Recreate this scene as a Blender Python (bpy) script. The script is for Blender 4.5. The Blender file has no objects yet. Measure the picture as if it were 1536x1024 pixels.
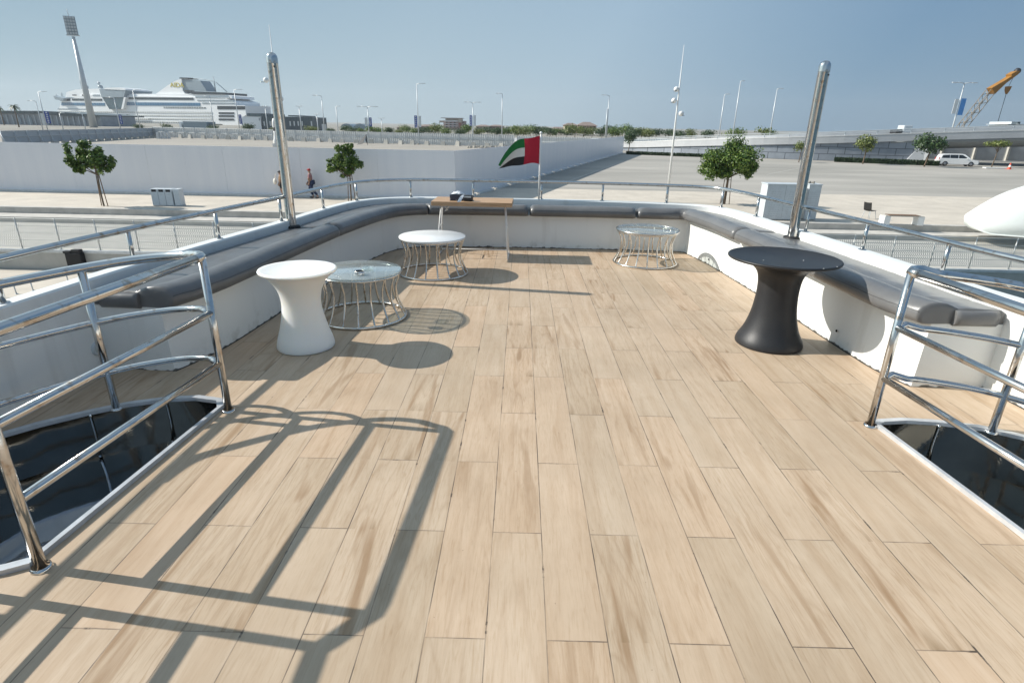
import bpy, bmesh, math, random
import numpy as np
from mathutils import Matrix, Vector, noise
from mathutils.geometry import tessellate_polygon
R_ = math.radians
rnd = random.Random(7)
C = bpy.context.scene.collection
scene = bpy.context.scene

# ------------------------------------------------------------------ camera
FPX = 855.0; CAMH = 1.57; Q = -2.8          # focal length in photo pixels, eye height over the deck, quay level
fw = np.array([782-768, 189-512, FPX]); fw /= np.linalg.norm(fw)
rx = np.array([1, .019, 0.]); rx -= rx.dot(fw)*fw; rx /= np.linalg.norm(rx)
RM = np.stack([rx, fw, -np.cross(fw, rx)], 1)        # world axes seen from the camera (x right, y down, z ahead)
def ray(px, py): return RM.T @ np.array([px-768, py-512, FPX])
def at(px, py, z):
    w = ray(px, py); t = (z-CAMH)/w[2]; return Vector((w[0]*t, w[1]*t, z))
def atY(px, py, Y):
    w = ray(px, py); t = Y/w[1]; return Vector((w[0]*t, Y, CAMH+w[2]*t))
cd = bpy.data.cameras.new('camera'); cam = bpy.data.objects.new('camera', cd); C.objects.link(cam)
m = Matrix((RM.T @ np.diag([1, -1, -1])).tolist()).to_4x4(); m.translation = (0, 0, CAMH)
cam.matrix_world = m
cd.sensor_width = 36; cd.lens = FPX/1536*36; cd.clip_start = .05; cd.clip_end = 20000
scene.camera = cam
# ------------------------------------------------------------------ light
SUN = Vector((-1.43, .20, 1)).normalized()
el = math.asin(SUN.z)
world = bpy.data.worlds.new('World'); scene.world = world; world.use_nodes = True
nt = world.node_tree; bg = nt.nodes['Background']
sky = nt.nodes.new('ShaderNodeTexSky'); sky.sky_type = 'NISHITA'; sky.sun_disc = False
sky.sun_elevation = el; sky.sun_rotation = math.atan2(SUN.x, SUN.y)
sky.altitude = 0; sky.air_density = 1.0; sky.dust_density = .35; sky.ozone_density = 3.0
# hazy coastal air: the clear Nishita sky blended with a paler haze gradient (by height and by angle to the sun)
def wn(t, **k):
    n = nt.nodes.new(t)
    for a, v in k.items(): setattr(n, a, v)
    return n
tcw = wn('ShaderNodeTexCoord'); spw = wn('ShaderNodeSeparateXYZ'); nt.links.new(tcw.outputs['Generated'], spw.inputs[0])
rw = wn('ShaderNodeValToRGB'); nt.links.new(spw.outputs[2], rw.inputs[0])
for i, (p_, c_) in enumerate(((0., (.33, .41, .45)), (.12, (.30, .39, .445)), (.35, (.235, .335, .43)), (.75, (.25, .33, .42)))):
    e_ = rw.color_ramp.elements[i] if i < 2 else rw.color_ramp.elements.new(p_)
    e_.position = p_; e_.color = (*c_, 1)
dw = wn('ShaderNodeVectorMath', operation='DOT_PRODUCT'); nt.links.new(tcw.outputs['Generated'], dw.inputs[0]); dw.inputs[1].default_value = SUN
fw_ = wn('ShaderNodeMapRange'); fw_.inputs[1].default_value = -1; fw_.inputs[2].default_value = 1; nt.links.new(dw.outputs['Value'], fw_.inputs[0])
r2w = wn('ShaderNodeValToRGB'); nt.links.new(fw_.outputs[0], r2w.inputs[0])
for i, (p_, v_) in enumerate(((.2, (.34, .42, .53)), (.38, (.36, .48, .62)), (.54, (.76, .80, .86)), (.66, (.76, .79, .82)), (.84, (.58, .65, .69)), (1., (2.6, 2.4, 2.1)))):
    e_ = r2w.color_ramp.elements[i] if i < 2 else r2w.color_ramp.elements.new(p_)
    e_.position = p_; e_.color = (*v_, 1)
mw = wn('ShaderNodeMix', data_type='RGBA', blend_type='MULTIPLY'); mw.inputs[0].default_value = 1; nt.links.new(rw.outputs[0], mw.inputs[6]); nt.links.new(r2w.outputs[0], mw.inputs[7])
sc = wn('ShaderNodeVectorMath', operation='SCALE'); nt.links.new(mw.outputs[2], sc.inputs[0]); sc.inputs[3].default_value = 1/.11
mx_ = wn('ShaderNodeMix', data_type='RGBA'); mx_.inputs[0].default_value = .94; nt.links.new(sky.outputs[0], mx_.inputs[6]); nt.links.new(sc.outputs[0], mx_.inputs[7])
nt.links.new(mx_.outputs[2], bg.inputs[0]); bg.inputs[1].default_value = .11
sd = bpy.data.lights.new('sun', 'SUN'); sd.energy = 3.95; sd.angle = R_(.5); sd.color = (1, .95, .87)
so = bpy.data.objects.new('sun', sd); C.objects.link(so)
so.rotation_euler = SUN.to_track_quat('Z', 'Y').to_euler()
scene.view_settings.view_transform = 'Standard'; scene.view_settings.look = 'None'
scene.view_settings.exposure = 0.68; scene.view_settings.gamma = 1
scene.render.engine = 'CYCLES'

# ------------------------------------------------------------------ materials
def nodes(name):
    M = bpy.data.materials.new(name); M.use_nodes = True
    return M, M.node_tree.nodes, M.node_tree.links, M.node_tree.nodes['Principled BSDF']
def mat(name, col, rough=.5, metal=0., var=0., scale=5., bump=0., bscale=60., trans=0., ior=1.45, coat=0., stretch=(1, 1, 1), spec=None, col2=None, lo=.35, hi=.7, detail=6):
    M, N, L, P = nodes(name)
    P.inputs['Roughness'].default_value = rough; P.inputs['Metallic'].default_value = metal
    P.inputs['Transmission Weight'].default_value = trans; P.inputs['IOR'].default_value = ior
    P.inputs['Coat Weight'].default_value = coat
    if spec is not None: P.inputs['Specular IOR Level'].default_value = spec
    c = (*col, 1); P.inputs['Base Color'].default_value = c
    tc = N.new('ShaderNodeTexCoord'); mp = N.new('ShaderNodeMapping'); mp.inputs['Scale'].default_value = stretch
    L.new(tc.outputs['Object'], mp.inputs[0])
    if var or col2:
        nz = N.new('ShaderNodeTexNoise'); nz.inputs['Scale'].default_value = scale; nz.inputs['Detail'].default_value = detail
        nz.inputs['Roughness'].default_value = .62
        L.new(mp.outputs[0], nz.inputs['Vector'])
        rp = N.new('ShaderNodeValToRGB'); rp.color_ramp.elements[0].position = lo; rp.color_ramp.elements[1].position = hi
        d = col2 if col2 else tuple(x*(1-var) for x in col)
        rp.color_ramp.elements[0].color = (*d, 1); rp.color_ramp.elements[1].color = c
        L.new(nz.outputs[0], rp.inputs[0]); L.new(rp.outputs[0], P.inputs['Base Color'])
    if bump:
        b = N.new('ShaderNodeBump'); b.inputs['Strength'].default_value = bump; b.inputs['Distance'].default_value = .01
        n2 = N.new('ShaderNodeTexNoise'); n2.inputs['Scale'].default_value = bscale; n2.inputs['Detail'].default_value = 4
        L.new(mp.outputs[0], n2.inputs['Vector']); L.new(n2.outputs[0], b.inputs['Height']); L.new(b.outputs[0], P.inputs['Normal'])
    return M

def _sss(M):
    P = M.node_tree.nodes['Principled BSDF']; P.inputs['Subsurface Weight'].default_value = .7; P.inputs['Subsurface Radius'].default_value = (1, .9, .7); P.inputs['Subsurface Scale'].default_value = .12; return M
def deck_mat():
    M, N, L, P = nodes('plank_tile')
    tc = N.new('ShaderNodeTexCoord'); sp = N.new('ShaderNodeSeparateXYZ'); L.new(tc.outputs['Object'], sp.inputs[0])
    def mth(op, a, b=None, c=None):
        n = N.new('ShaderNodeMath'); n.operation = op
        for i, v in enumerate((a, b, c)):
            if v is None: continue
            if isinstance(v, (int, float)): n.inputs[i].default_value = v
            else: L.new(v, n.inputs[i])
        return n.outputs[0]
    bx_ = mth('SUBTRACT', sp.outputs[1], 1.40); by_ = mth('ADD', sp.outputs[0], .08)
    cb = N.new('ShaderNodeCombineXYZ'); L.new(bx_, cb.inputs[0]); L.new(by_, cb.inputs[1])
    def brick(mortar, c1, c2, mc=(0, 0, 0, 1), smooth=.1):
        b = N.new('ShaderNodeTexBrick'); b.offset = .5; b.offset_frequency = 2; b.squash = 1
        b.inputs['Scale'].default_value = 1; b.inputs['Brick Width'].default_value = 1.047; b.inputs['Row Height'].default_value = .2
        b.inputs['Mortar Size'].default_value = mortar; b.inputs['Mortar Smooth'].default_value = smooth
        b.inputs['Color1'].default_value = c1; b.inputs['Color2'].default_value = c2; b.inputs['Mortar'].default_value = mc
        L.new(cb.outputs[0], b.inputs['Vector']); return b
    idb = brick(0, (0, 0, 0, 1), (1, 1, 1, 1))
    seed = N.new('ShaderNodeSeparateColor'); L.new(idb.outputs[0], seed.inputs[0]); rid = seed.outputs[0]
    wn = N.new('ShaderNodeTexWhiteNoise'); wn.noise_dimensions = '1D'; L.new(mth('MULTIPLY', rid, 917.3), wn.inputs['W'])
    r2 = wn.outputs['Value']
    # grain, different on every plank
    gx = mth('ADD', mth('MULTIPLY', sp.outputs[0], 1.0), mth('MULTIPLY', rid, 37.0))
    gv = N.new('ShaderNodeCombineXYZ'); L.new(gx, gv.inputs[0]); L.new(mth('MULTIPLY', sp.outputs[1], .085), gv.inputs[1]); L.new(mth('MULTIPLY', r2, 19.0), gv.inputs[2])
    def nz(scale, detail, dist=0, rough=.55, vec=gv.outputs[0]):
        n = N.new('ShaderNodeTexNoise'); n.inputs['Scale'].default_value = scale; n.inputs['Detail'].default_value = detail
        n.inputs['Distortion'].default_value = dist; n.inputs['Roughness'].default_value = rough; L.new(vec, n.inputs['Vector']); return n.outputs[0]
    def ramp(f, pts):
        r = N.new('ShaderNodeValToRGB'); e = r.color_ramp.elements
        e[0].position, e[0].color = pts[0][0], (*pts[0][1], 1); e[1].position, e[1].color = pts[-1][0], (*pts[-1][1], 1)
        for p, c in pts[1:-1]:
            x = e.new(p); x.color = (*c, 1)
        L.new(f, r.inputs[0]); return r.outputs[0]
    def mix(f, a, b, mode='MIX'):
        x = N.new('ShaderNodeMix'); x.data_type = 'RGBA'; x.blend_type = mode
        for i, v in ((0, f), (6, a), (7, b)):
            if isinstance(v, (int, float)): x.inputs[i].default_value = v
            elif isinstance(v, tuple): x.inputs[i].default_value = (*v, 1)
            else: L.new(v, x.inputs[i])
        return x.outputs[2]
    base = ramp(nz(9, 4, 1.6), [(.3, (.445, .335, .235)), (.5, (.49, .382, .280)), (.72, (.525, .42, .317))])
    fine = ramp(nz(64, 3, 1.3), [(.30, (.86, .81, .74)), (.45, (1, 1, 1)), (.66, (1.04, 1.035, 1.03))])
    fine = mix(.6, fine, ramp(nz(190, 2, .6, .5), [(.36, (.90, .87, .82)), (.5, (1, 1, 1)), (.66, (1.03, 1.03, 1.03))]), 'MULTIPLY')
    # narrow veins : level lines of a slow noise give long curving grain
    vn = mth('FRACT', mth('MULTIPLY', nz(6.5, 2, .5, .45), 11.0)); vl = N.new('ShaderNodeMapRange'); vl.inputs[1].default_value = .0; vl.inputs[2].default_value = .16; L.new(mth('ABSOLUTE', mth('SUBTRACT', vn, .5)), vl.inputs[0])
    vein = mth('SUBTRACT', 1.0, vl.outputs[0])
    col = mix(mth('ADD', mth('MULTIPLY', r2, .6), .35), base, fine, 'MULTIPLY')
    col = mix(mth('MULTIPLY', mth('MULTIPLY', vein, r2), .33), col, (.30, .20, .12))
    tone = ramp(rid, [(0, (1.04, .99, .94)), (.35, (1.0, .985, .96)), (.7, (.97, .965, .945)), (1, (.90, .885, .845))])
    col = mix(1., col, tone, 'MULTIPLY')
    # brown heart streaks on some planks
    sv = nz(13, 3, .8, .4)
    st = N.new('ShaderNodeMapRange'); st.inputs['From Min'].default_value = .60; st.inputs['From Max'].default_value = .70; L.new(sv, st.inputs[0])
    gate = N.new('ShaderNodeMapRange'); gate.inputs['From Min'].default_value = .45; gate.inputs['From Max'].default_value = .85; L.new(r2, gate.inputs[0])
    col = mix(mth('MULTIPLY', mth('MULTIPLY', st.outputs[0], gate.outputs[0]), .72), col, (.27, .165, .085))
    # broad grime
    gm = nz(1.3, 6, 0, .6, tc.outputs['Object'])
    col = mix(1., col, ramp(gm, [(.35, (.88, .87, .85)), (.62, (1.02, 1.02, 1.02))]), 'MULTIPLY')
    # dark specks
    spk = nz(55, 2, 0, .4, tc.outputs['Object'])
    sm = N.new('ShaderNodeMapRange'); sm.inputs['From Min'].default_value = .77; sm.inputs['From Max'].default_value = .80; L.new(spk, sm.inputs[0])
    col = mix(mth('MULTIPLY', sm.outputs[0], .6), col, (.12, .08, .05))
    jb = brick(.0022, (0, 0, 0, 1), (0, 0, 0, 1), (1, 1, 1, 1), .2)
    jn = nz(3.1, 4, 0, .6, tc.outputs['Object'])
    jm = N.new('ShaderNodeMapRange'); jm.inputs['From Min'].default_value = .36; jm.inputs['From Max'].default_value = .62
    jm.inputs['To Min'].default_value = .12; jm.inputs['To Max'].default_value = .95; L.new(jn, jm.inputs[0])
    jf = mth('MULTIPLY', jb.outputs['Fac'], jm.outputs[0])
    jb2 = brick(.0042, (0, 0, 0, 1), (0, 0, 0, 1), (1, 1, 1, 1), .15); jm2 = N.new('ShaderNodeMapRange'); jm2.inputs['From Min'].default_value = .60; jm2.inputs['From Max'].default_value = .66
    L.new(nz(4.7, 5, .3, .65, tc.outputs['Object']), jm2.inputs[0]); jf = mth('MAXIMUM', jf, mth('MULTIPLY', jb2.outputs['Fac'], jm2.outputs[0]))
    # water stains that start at the plank ends and fade along the board
    fx = mth('FRACT', mth('MULTIPLY', bx_, 1/.5235)); es = N.new('ShaderNodeMapRange'); es.inputs[1].default_value = .30; es.inputs[2].default_value = .0; L.new(mth('ABSOLUTE', mth('SUBTRACT', fx, .0)), es.inputs[0])
    en = N.new('ShaderNodeMapRange'); en.inputs[1].default_value = .52; en.inputs[2].default_value = .70; L.new(nz(16, 3, .6), en.inputs[0]); g3 = N.new('ShaderNodeMapRange'); g3.inputs[1].default_value = .70; g3.inputs[2].default_value = .80; L.new(r2, g3.inputs[0])
    col = mix(mth('MULTIPLY', mth('MULTIPLY', mth('MULTIPLY', es.outputs[0], es.outputs[0]), en.outputs[0]), mth('MULTIPLY', g3.outputs[0], .8)), col, (.20, .13, .065))
    col = mix(mth('MULTIPLY', jf, .9), col, (.045, .035, .028))
    L.new(col, P.inputs['Base Color'])
    rr = N.new('ShaderNodeMapRange'); rr.inputs['To Min'].default_value = .42; rr.inputs['To Max'].default_value = .62; L.new(gm, rr.inputs[0]); L.new(rr.outputs[0], P.inputs['Roughness'])
    P.inputs['Specular IOR Level'].default_value = .35
    b1 = N.new('ShaderNodeBump'); b1.inputs['Strength'].default_value = .6; b1.inputs['Distance'].default_value = .002; b1.invert = True
    L.new(jb.outputs['Fac'], b1.inputs['Height'])
    b2 = N.new('ShaderNodeBump'); b2.inputs['Strength'].default_value = .12; b2.inputs['Distance'].default_value = .002
    L.new(sv, b2.inputs['Height']); L.new(b1.outputs[0], b2.inputs['Normal']); L.new(b2.outputs[0], P.inputs['Normal'])
    return M

def gelcoat_mat(name='white_gelcoat', col=(.74, .75, .73)):
    M, N, L, P = nodes(name)
    tc = N.new('ShaderNodeTexCoord'); sp = N.new('ShaderNodeSeparateXYZ'); L.new(tc.outputs['Object'], sp.inputs[0])
    def nz(scale, detail, st=(1, 1, 1)):
        mp = N.new('ShaderNodeMapping'); mp.inputs['Scale'].default_value = st; L.new(tc.outputs['Object'], mp.inputs[0])
        n = N.new('ShaderNodeTexNoise'); n.inputs['Scale'].default_value = scale; n.inputs['Detail'].default_value = detail; L.new(mp.outputs[0], n.inputs['Vector']); return n.outputs[0]
    def mr(x, a, b, c, d):
        n = N.new('ShaderNodeMapRange')
        for i, v in enumerate((a, b, c, d)): n.inputs[i+1].default_value = v
        L.new(x, n.inputs[0]); return n.outputs[0]
    def mul(a, b):
        n = N.new('ShaderNodeMath'); n.operation = 'MULTIPLY'; L.new(a, n.inputs[0])
        if isinstance(b, float): n.inputs[1].default_value = b
        else: L.new(b, n.inputs[1])
        return n.outputs[0]
    def add(a, b):
        n = N.new('ShaderNodeMath'); n.operation = 'ADD'; n.use_clamp = True; L.new(a, n.inputs[0]); L.new(b, n.inputs[1]); return n.outputs[0]
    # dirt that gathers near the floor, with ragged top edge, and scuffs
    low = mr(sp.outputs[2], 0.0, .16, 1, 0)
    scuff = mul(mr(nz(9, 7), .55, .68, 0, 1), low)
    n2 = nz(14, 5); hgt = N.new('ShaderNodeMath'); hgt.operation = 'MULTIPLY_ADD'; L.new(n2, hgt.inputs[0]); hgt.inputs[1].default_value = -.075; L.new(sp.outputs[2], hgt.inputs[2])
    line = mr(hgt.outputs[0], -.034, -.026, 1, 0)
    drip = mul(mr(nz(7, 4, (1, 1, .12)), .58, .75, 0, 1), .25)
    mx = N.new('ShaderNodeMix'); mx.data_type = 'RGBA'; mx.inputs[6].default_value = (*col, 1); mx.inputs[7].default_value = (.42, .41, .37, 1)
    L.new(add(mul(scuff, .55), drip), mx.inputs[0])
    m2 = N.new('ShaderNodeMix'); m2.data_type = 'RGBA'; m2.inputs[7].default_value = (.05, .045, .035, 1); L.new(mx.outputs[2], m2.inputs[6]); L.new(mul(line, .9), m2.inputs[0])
    L.new(m2.outputs[2], P.inputs['Base Color']); P.inputs['Roughness'].default_value = .38
    b = N.new('ShaderNodeBump'); b.inputs['Strength'].default_value = .25; b.inputs['Distance'].default_value = .01; L.new(nz(2.2, 2), b.inputs['Height']); L.new(b.outputs[0], P.inputs['Normal'])
    return M

def leaf_mat(name, a, b, c):
    M, N, L, P = nodes(name)
    g = N.new('ShaderNodeNewGeometry'); r = N.new('ShaderNodeValToRGB'); e = r.color_ramp.elements
    e[0].color = (*a, 1); e[1].color = (*c, 1); x = e.new(.55); x.color = (*b, 1)
    L.new(g.outputs['Random Per Island'], r.inputs[0]); L.new(r.outputs[0], P.inputs['Base Color'])
    P.inputs['Roughness'].default_value = .45
    tr = N.new('ShaderNodeBsdfTranslucent'); L.new(r.outputs[0], tr.inputs[0])
    ms = N.new('ShaderNodeMixShader'); ms.inputs[0].default_value = .28
    L.new(P.outputs[0], ms.inputs[1]); L.new(tr.outputs[0], ms.inputs[2]); L.new(ms.outputs[0], N['Material Output'].inputs[0])
    return M
def brick_mat(name, c1, c2, mc, w, h, mortar, rough=.6, axis='XZ', off=.5, bias=0.):
    M, N, L, P = nodes(name)
    tc = N.new('ShaderNodeTexCoord'); sp = N.new('ShaderNodeSeparateXYZ'); L.new(tc.outputs['Object'], sp.inputs[0])
    cb = N.new('ShaderNodeCombineXYZ'); L.new(sp.outputs['XYZ'.index(axis[0])], cb.inputs[0]); L.new(sp.outputs['XYZ'.index(axis[1])], cb.inputs[1])
    b = N.new('ShaderNodeTexBrick'); b.offset = off; b.inputs['Scale'].default_value = 1
    b.inputs['Brick Width'].default_value = w; b.inputs['Row Height'].default_value = h; b.inputs['Mortar Size'].default_value = mortar; b.inputs['Bias'].default_value = bias
    b.inputs['Color1'].default_value = (*c1, 1); b.inputs['Color2'].default_value = (*c2, 1); b.inputs['Mortar'].default_value = (*mc, 1)
    L.new(cb.outputs[0], b.inputs['Vector']); 
    n = N.new('ShaderNodeTexNoise'); n.inputs['Scale'].default_value = .9; n.inputs['Detail'].default_value = 5; L.new(tc.outputs['Object'], n.inputs['Vector'])
    r = N.new('ShaderNodeMapRange'); r.inputs[1].default_value = .3; r.inputs[2].default_value = .7; r.inputs[3].default_value = .86; r.inputs[4].default_value = 1.05; L.new(n.outputs[0], r.inputs[0])
    x = N.new('ShaderNodeMix'); x.data_type = 'RGBA'; x.blend_type = 'MULTIPLY'; x.inputs[0].default_value = 1; L.new(b.outputs[0], x.inputs[6]); L.new(r.outputs[0], x.inputs[7])
    L.new(x.outputs[2], P.inputs['Base Color']); P.inputs['Roughness'].default_value = rough
    return M
def steel_mat(name, rough=.13, col=(.62, .61, .59)):
    M, N, L, P = nodes(name)
    tc = N.new('ShaderNodeTexCoord'); n = N.new('ShaderNodeTexNoise'); n.inputs['Scale'].default_value = 7; n.inputs['Detail'].default_value = 6; L.new(tc.outputs['Object'], n.inputs['Vector'])
    r = N.new('ShaderNodeMapRange'); r.inputs[1].default_value = .35; r.inputs[2].default_value = .75; r.inputs[3].default_value = rough*.6; r.inputs[4].default_value = rough*2; L.new(n.outputs[0], r.inputs[0]); L.new(r.outputs[0], P.inputs['Roughness'])
    s = N.new('ShaderNodeTexNoise'); s.inputs['Scale'].default_value = 24; s.inputs['Detail'].default_value = 5; L.new(tc.outputs['Object'], s.inputs['Vector'])
    rp = N.new('ShaderNodeValToRGB'); rp.color_ramp.elements[0].position = .56; rp.color_ramp.elements[0].color = (*col, 1); rp.color_ramp.elements[1].position = .74; rp.color_ramp.elements[1].color = (col[0]*.66, col[1]*.52, col[2]*.4, 1)
    L.new(s.outputs[0], rp.inputs[0]); L.new(rp.outputs[0], P.inputs['Base Color'])
    P.inputs['Metallic'].default_value = 1
    return M

MT = dict(
 deck=deck_mat(), gel=gelcoat_mat(), steel=steel_mat('polished_steel'), steel_thin=steel_mat('table_steel', .2, (.66, .64, .6)),
 vinyl=mat('grey_vinyl', (.15, .15, .15), .33, var=.22, scale=3, bump=.55, bscale=6, coat=.12),
 piping=mat('dark_piping', (.03, .03, .032), .5, var=.1),
 white_plastic=_sss(mat('white_plastic', (.86, .85, .80), .42, var=.03, scale=3)),
 black_plastic=mat('black_plastic', (.011, .012, .015), .46, col2=(.022, .022, .023), scale=5, bump=.08, bscale=120, detail=10),
 white_top=mat('white_tabletop', (.8, .8, .78), .25, var=.04, scale=4),
 frost=mat('frosted_glass', (.42, .50, .50), .07, var=.05, coat=.3), glass_edge=mat('glass_edge', (.45, .6, .52), .15),
 clear=mat('clear_glass', (.82, .93, .9), .02, trans=1., ior=1.45),
 wood=mat('table_wood', (.50, .33, .20), .5, col2=(.36, .22, .12), scale=6, stretch=(1, 9, 9), detail=8),
 white_paint=mat('white_paint', (.78, .78, .76), .45, var=.06, scale=3), dark_glass=mat('tinted_hatch', (.55, .60, .66), .05, metal=1., bump=.16, bscale=2.6, var=.15, scale=3),
 liner=mat('dark_liner', (.20, .175, .14), .08, metal=1., bump=.30, bscale=3.2, var=.3, scale=3), rim=mat('rim_steel', (.62, .64, .66), .35, metal=.35, var=.25, scale=9),
 rubber=mat('black_rubber', (.015, .015, .016), .6, var=.1), cable=mat('cable', (.01, .01, .01), .5, var=.1),
 pave=brick_mat('paving', (.56, .50, .42), (.54, .48, .40), (.47, .41, .335), 1.2, .6, .012, .8, 'XY', .5),
 lot=mat('tarmac_lot', (.40, .372, .33), .85, col2=(.27, .255, .225), scale=.09, stretch=(.5, 2.2, 1), detail=10, lo=.35, hi=.65),
 sand=mat('sandy_ground', (.38, .345, .295), .95, col2=(.29, .265, .23), scale=.12, stretch=(.6, 2, 1), detail=10),
 land=mat('land', (.30, .28, .24), .95, var=.3, scale=.02), conc=mat('concrete', (.56, .53, .48), .8, var=.25, scale=2., bump=.1),
 pale_conc=mat('pale_concrete', (.52, .50, .45), .8, var=.2, scale=1.4), shade_conc=mat('quay_wall_concrete', (.36, .38, .40), .7, var=.2, scale=.8),
 sea=mat('sea', (.01, .045, .05), .06, bump=.5, bscale=1.6, spec=.5), kerb=mat('white_kerb', (.72, .72, .7), .6, var=.2, scale=4),
 bark=mat('bark', (.19, .14, .095), .9, var=.4, scale=12, stretch=(1, 1, .2)), stake=mat('stake_wood', (.20, .12, .07), .8, var=.3, scale=9),
 leaf=leaf_mat('leaf', (.03, .065, .012), (.085, .165, .025), (.26, .34, .07)), leaf_far=leaf_mat('leaf_far', (.045, .085, .018), (.10, .17, .03), (.22, .29, .06)),
 leaf_olive=leaf_mat('leaf_olive', (.07, .10, .025), (.15, .19, .05), (.25, .27, .08)), leaf_dark=leaf_mat('leaf_dark', (.022, .05, .016), (.045, .09, .03), (.08, .13, .04)),
 lamp=mat('galvanised_pole', (.62, .64, .64), .4, metal=.2, var=.08), blue=mat('blue_banner', (.02, .06, .30), .6, var=.15), skyblue=mat('light_blue_banner', (.12, .35, .75), .6, var=.2, scale=2),
 black=mat('black_paint', (.02, .02, .022), .5, var=.1), red=mat('flag_red', (.46, .012, .035), .7, var=.12), green=mat('flag_green', (.012, .16, .035), .7, var=.12),
 flagwhite=mat('flag_white', (.68, .67, .62), .7, var=.06), flagblack=mat('flag_black', (.02, .02, .02), .7, var=.1),
 ship_white=mat('ship_white', (.86, .87, .87), .5, var=.06, scale=.05), ship_dark=mat('ship_windows', (.02, .03, .04), .2, var=.3, scale=.2), ship_blue=brick_mat('ship_blue_glass', (.02, .10, .22), (.03, .15, .29), (.15, .28, .38), 3.4, 4.5, .3, .3),
 ship_balc=brick_mat('ship_balconies', (.06, .08, .09), (.16, .18, .18), (.72, .73, .7), 3.1, 2.9, .42, .5, off=0.), ship_grey=mat('ship_grey', (.28, .34, .38), .4, var=.1, scale=.1), ship_teal=mat('ship_glass_cone', (.05, .10, .125), .2, var=.3, scale=.15),
 yellow=mat('yellow_letter', (.62, .50, .03), .5, var=.05), orange=mat('crane_orange', (.33, .15, .02), .5, var=.2, scale=.6), rust=mat('lattice_steel', (.34, .26, .17), .6, var=.2),
 grey_metal=mat('grey_cabinet', (.52, .56, .58), .45, var=.12, scale=4), bin_white=mat('bin_panel', (.62, .66, .68), .4, var=.08, scale=4), pinkwall=mat('pink_render', (.42, .30, .27), .8, var=.15, scale=.3), cream=mat('cream_render', (.46, .39, .32), .8, var=.12, scale=.3),
 terracotta=mat('terracotta_wall', (.32, .13, .10), .8, var=.15, scale=.3), roof=mat('roof_tile', (.25, .19, .165), .8, var=.2, scale=.5), dark_clad=brick_mat('dark_cladding', (.075, .10, .115), (.09, .12, .13), (.05, .07, .08), 3, 8, .15, .5),
 bridge_panel=brick_mat('bridge_panel', (.30, .325, .36), (.275, .30, .335), (.18, .20, .225), 3.4, 1.15, .05, .8), bridge=mat('bridge_concrete', (.50, .51, .52), .7, var=.15, scale=.4), girder=mat('girder_concrete', (.27, .29, .30), .7, var=.15, scale=.3),
 car=mat('white_car_paint', (.78, .78, .77), .25, coat=.8, var=.02), window=mat('car_glass', (.02, .025, .03), .05, var=.1), tyre=mat('tyre', (.02, .02, .02), .8, var=.1), alloy=mat('alloy', (.35, .35, .36), .3, metal=.8, var=.1),
 headlamp=mat('headlamp', (.6, .62, .65), .1, var=.1), taillight=mat('tail_lamp', (.35, .01, .01), .2, var=.1), coneor=mat('cone_red', (.62, .09, .04), .5, var=.1),
 skin=mat('skin', (.42, .25, .17), .55, var=.1), navy=mat('navy_cloth', (.03, .045, .10), .85, var=.25, scale=9), tan=mat('orange_tan_shirt', (.58, .36, .20), .85, var=.3, scale=10), floral=mat('floral_top', (.55, .25, .22), .85, col2=(.12, .10, .14), scale=24, lo=.45, hi=.55), redcap=mat('red_cloth', (.40, .03, .03), .8, var=.1), bag=mat('white_bag', (.7, .66, .58), .7, var=.1), shorts=mat('dark_shorts', (.035, .035, .04), .8, var=.1),
 hoard=mat('hoarding_sheet', (.80, .80, .81), .36, scale=.8, stretch=(1.6, 1.6, .10), col2=(.72, .73, .76), lo=.3, hi=.75), fence=mat('white_sheet_fence', (.62, .63, .62), .5, var=.1, scale=2), fence_shaded=mat('shade_tinted_fence', (.40, .44, .48), .5, var=.1, scale=1),
 tarp=mat('black_tarpaulin', (.02, .022, .025), .5, var=.2), box=mat('dark_box', (.035, .045, .07), .3, col2=(.5, .5, .52), scale=28, lo=.36, hi=.42), napkin=mat('napkin', (.78, .79, .8), .8, var=.05), shell=mat('shell_gelcoat', (.74, .77, .74), .3, var=.03), hedge=leaf_mat('hedge_leaf', (.014, .03, .012), (.025, .05, .018), (.045, .075, .025)),
 mesh=mat('mesh_wire', (.60, .60, .57), .5, metal=.3, var=.08), seat_black=mat('chair_shell', (.02, .02, .02), .6, var=.1), drain=mat('drain_hole', (.008, .008, .008), .7, var=.1), lens=mat('lamp_lens', (.45, .5, .48), .2, var=.1), chrome=mat('chrome', (.75, .75, .75), .08, metal=1, var=.03), rubble=mat('rubble', (.42, .39, .34), .9, var=.5, scale=1.5), green_strip=mat('algae_strip', (.16, .22, .10), .7, var=.3),
)

# ------------------------------------------------------------------ mesh helpers
def tag(o, label=None, cat=None, group=None, kind=None):
    if label: o['label'] = label
    if cat: o['category'] = cat
    if group: o['group'] = group
    if kind: o['kind'] = kind
    return o
def empty(name, loc, rz=0., label=None, cat=None, group=None):
    o = bpy.data.objects.new(name, None); C.objects.link(o); o.location = loc; o.rotation_euler.z = rz; o.empty_display_size = .2
    return tag(o, label, cat, group)
def catmull(P, n, closed=False):
    P = [Vector(p) for p in P]; out = []; N = len(P)
    segs = N if closed else N-1
    for i in range(segs):
        if closed: a, b, c, d = P[i-1], P[i], P[(i+1) % N], P[(i+2) % N]
        else: a, b, c, d = P[max(i-1, 0)], P[i], P[i+1], P[min(i+2, N-1)]
        for k in range(n):
            t = k/n; out.append(.5*((2*b)+(c-a)*t+(2*a-5*b+4*c-d)*t*t+(3*b-a-3*c+d)*t**3))
    if not closed: out.append(P[-1].copy())
    return out
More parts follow.
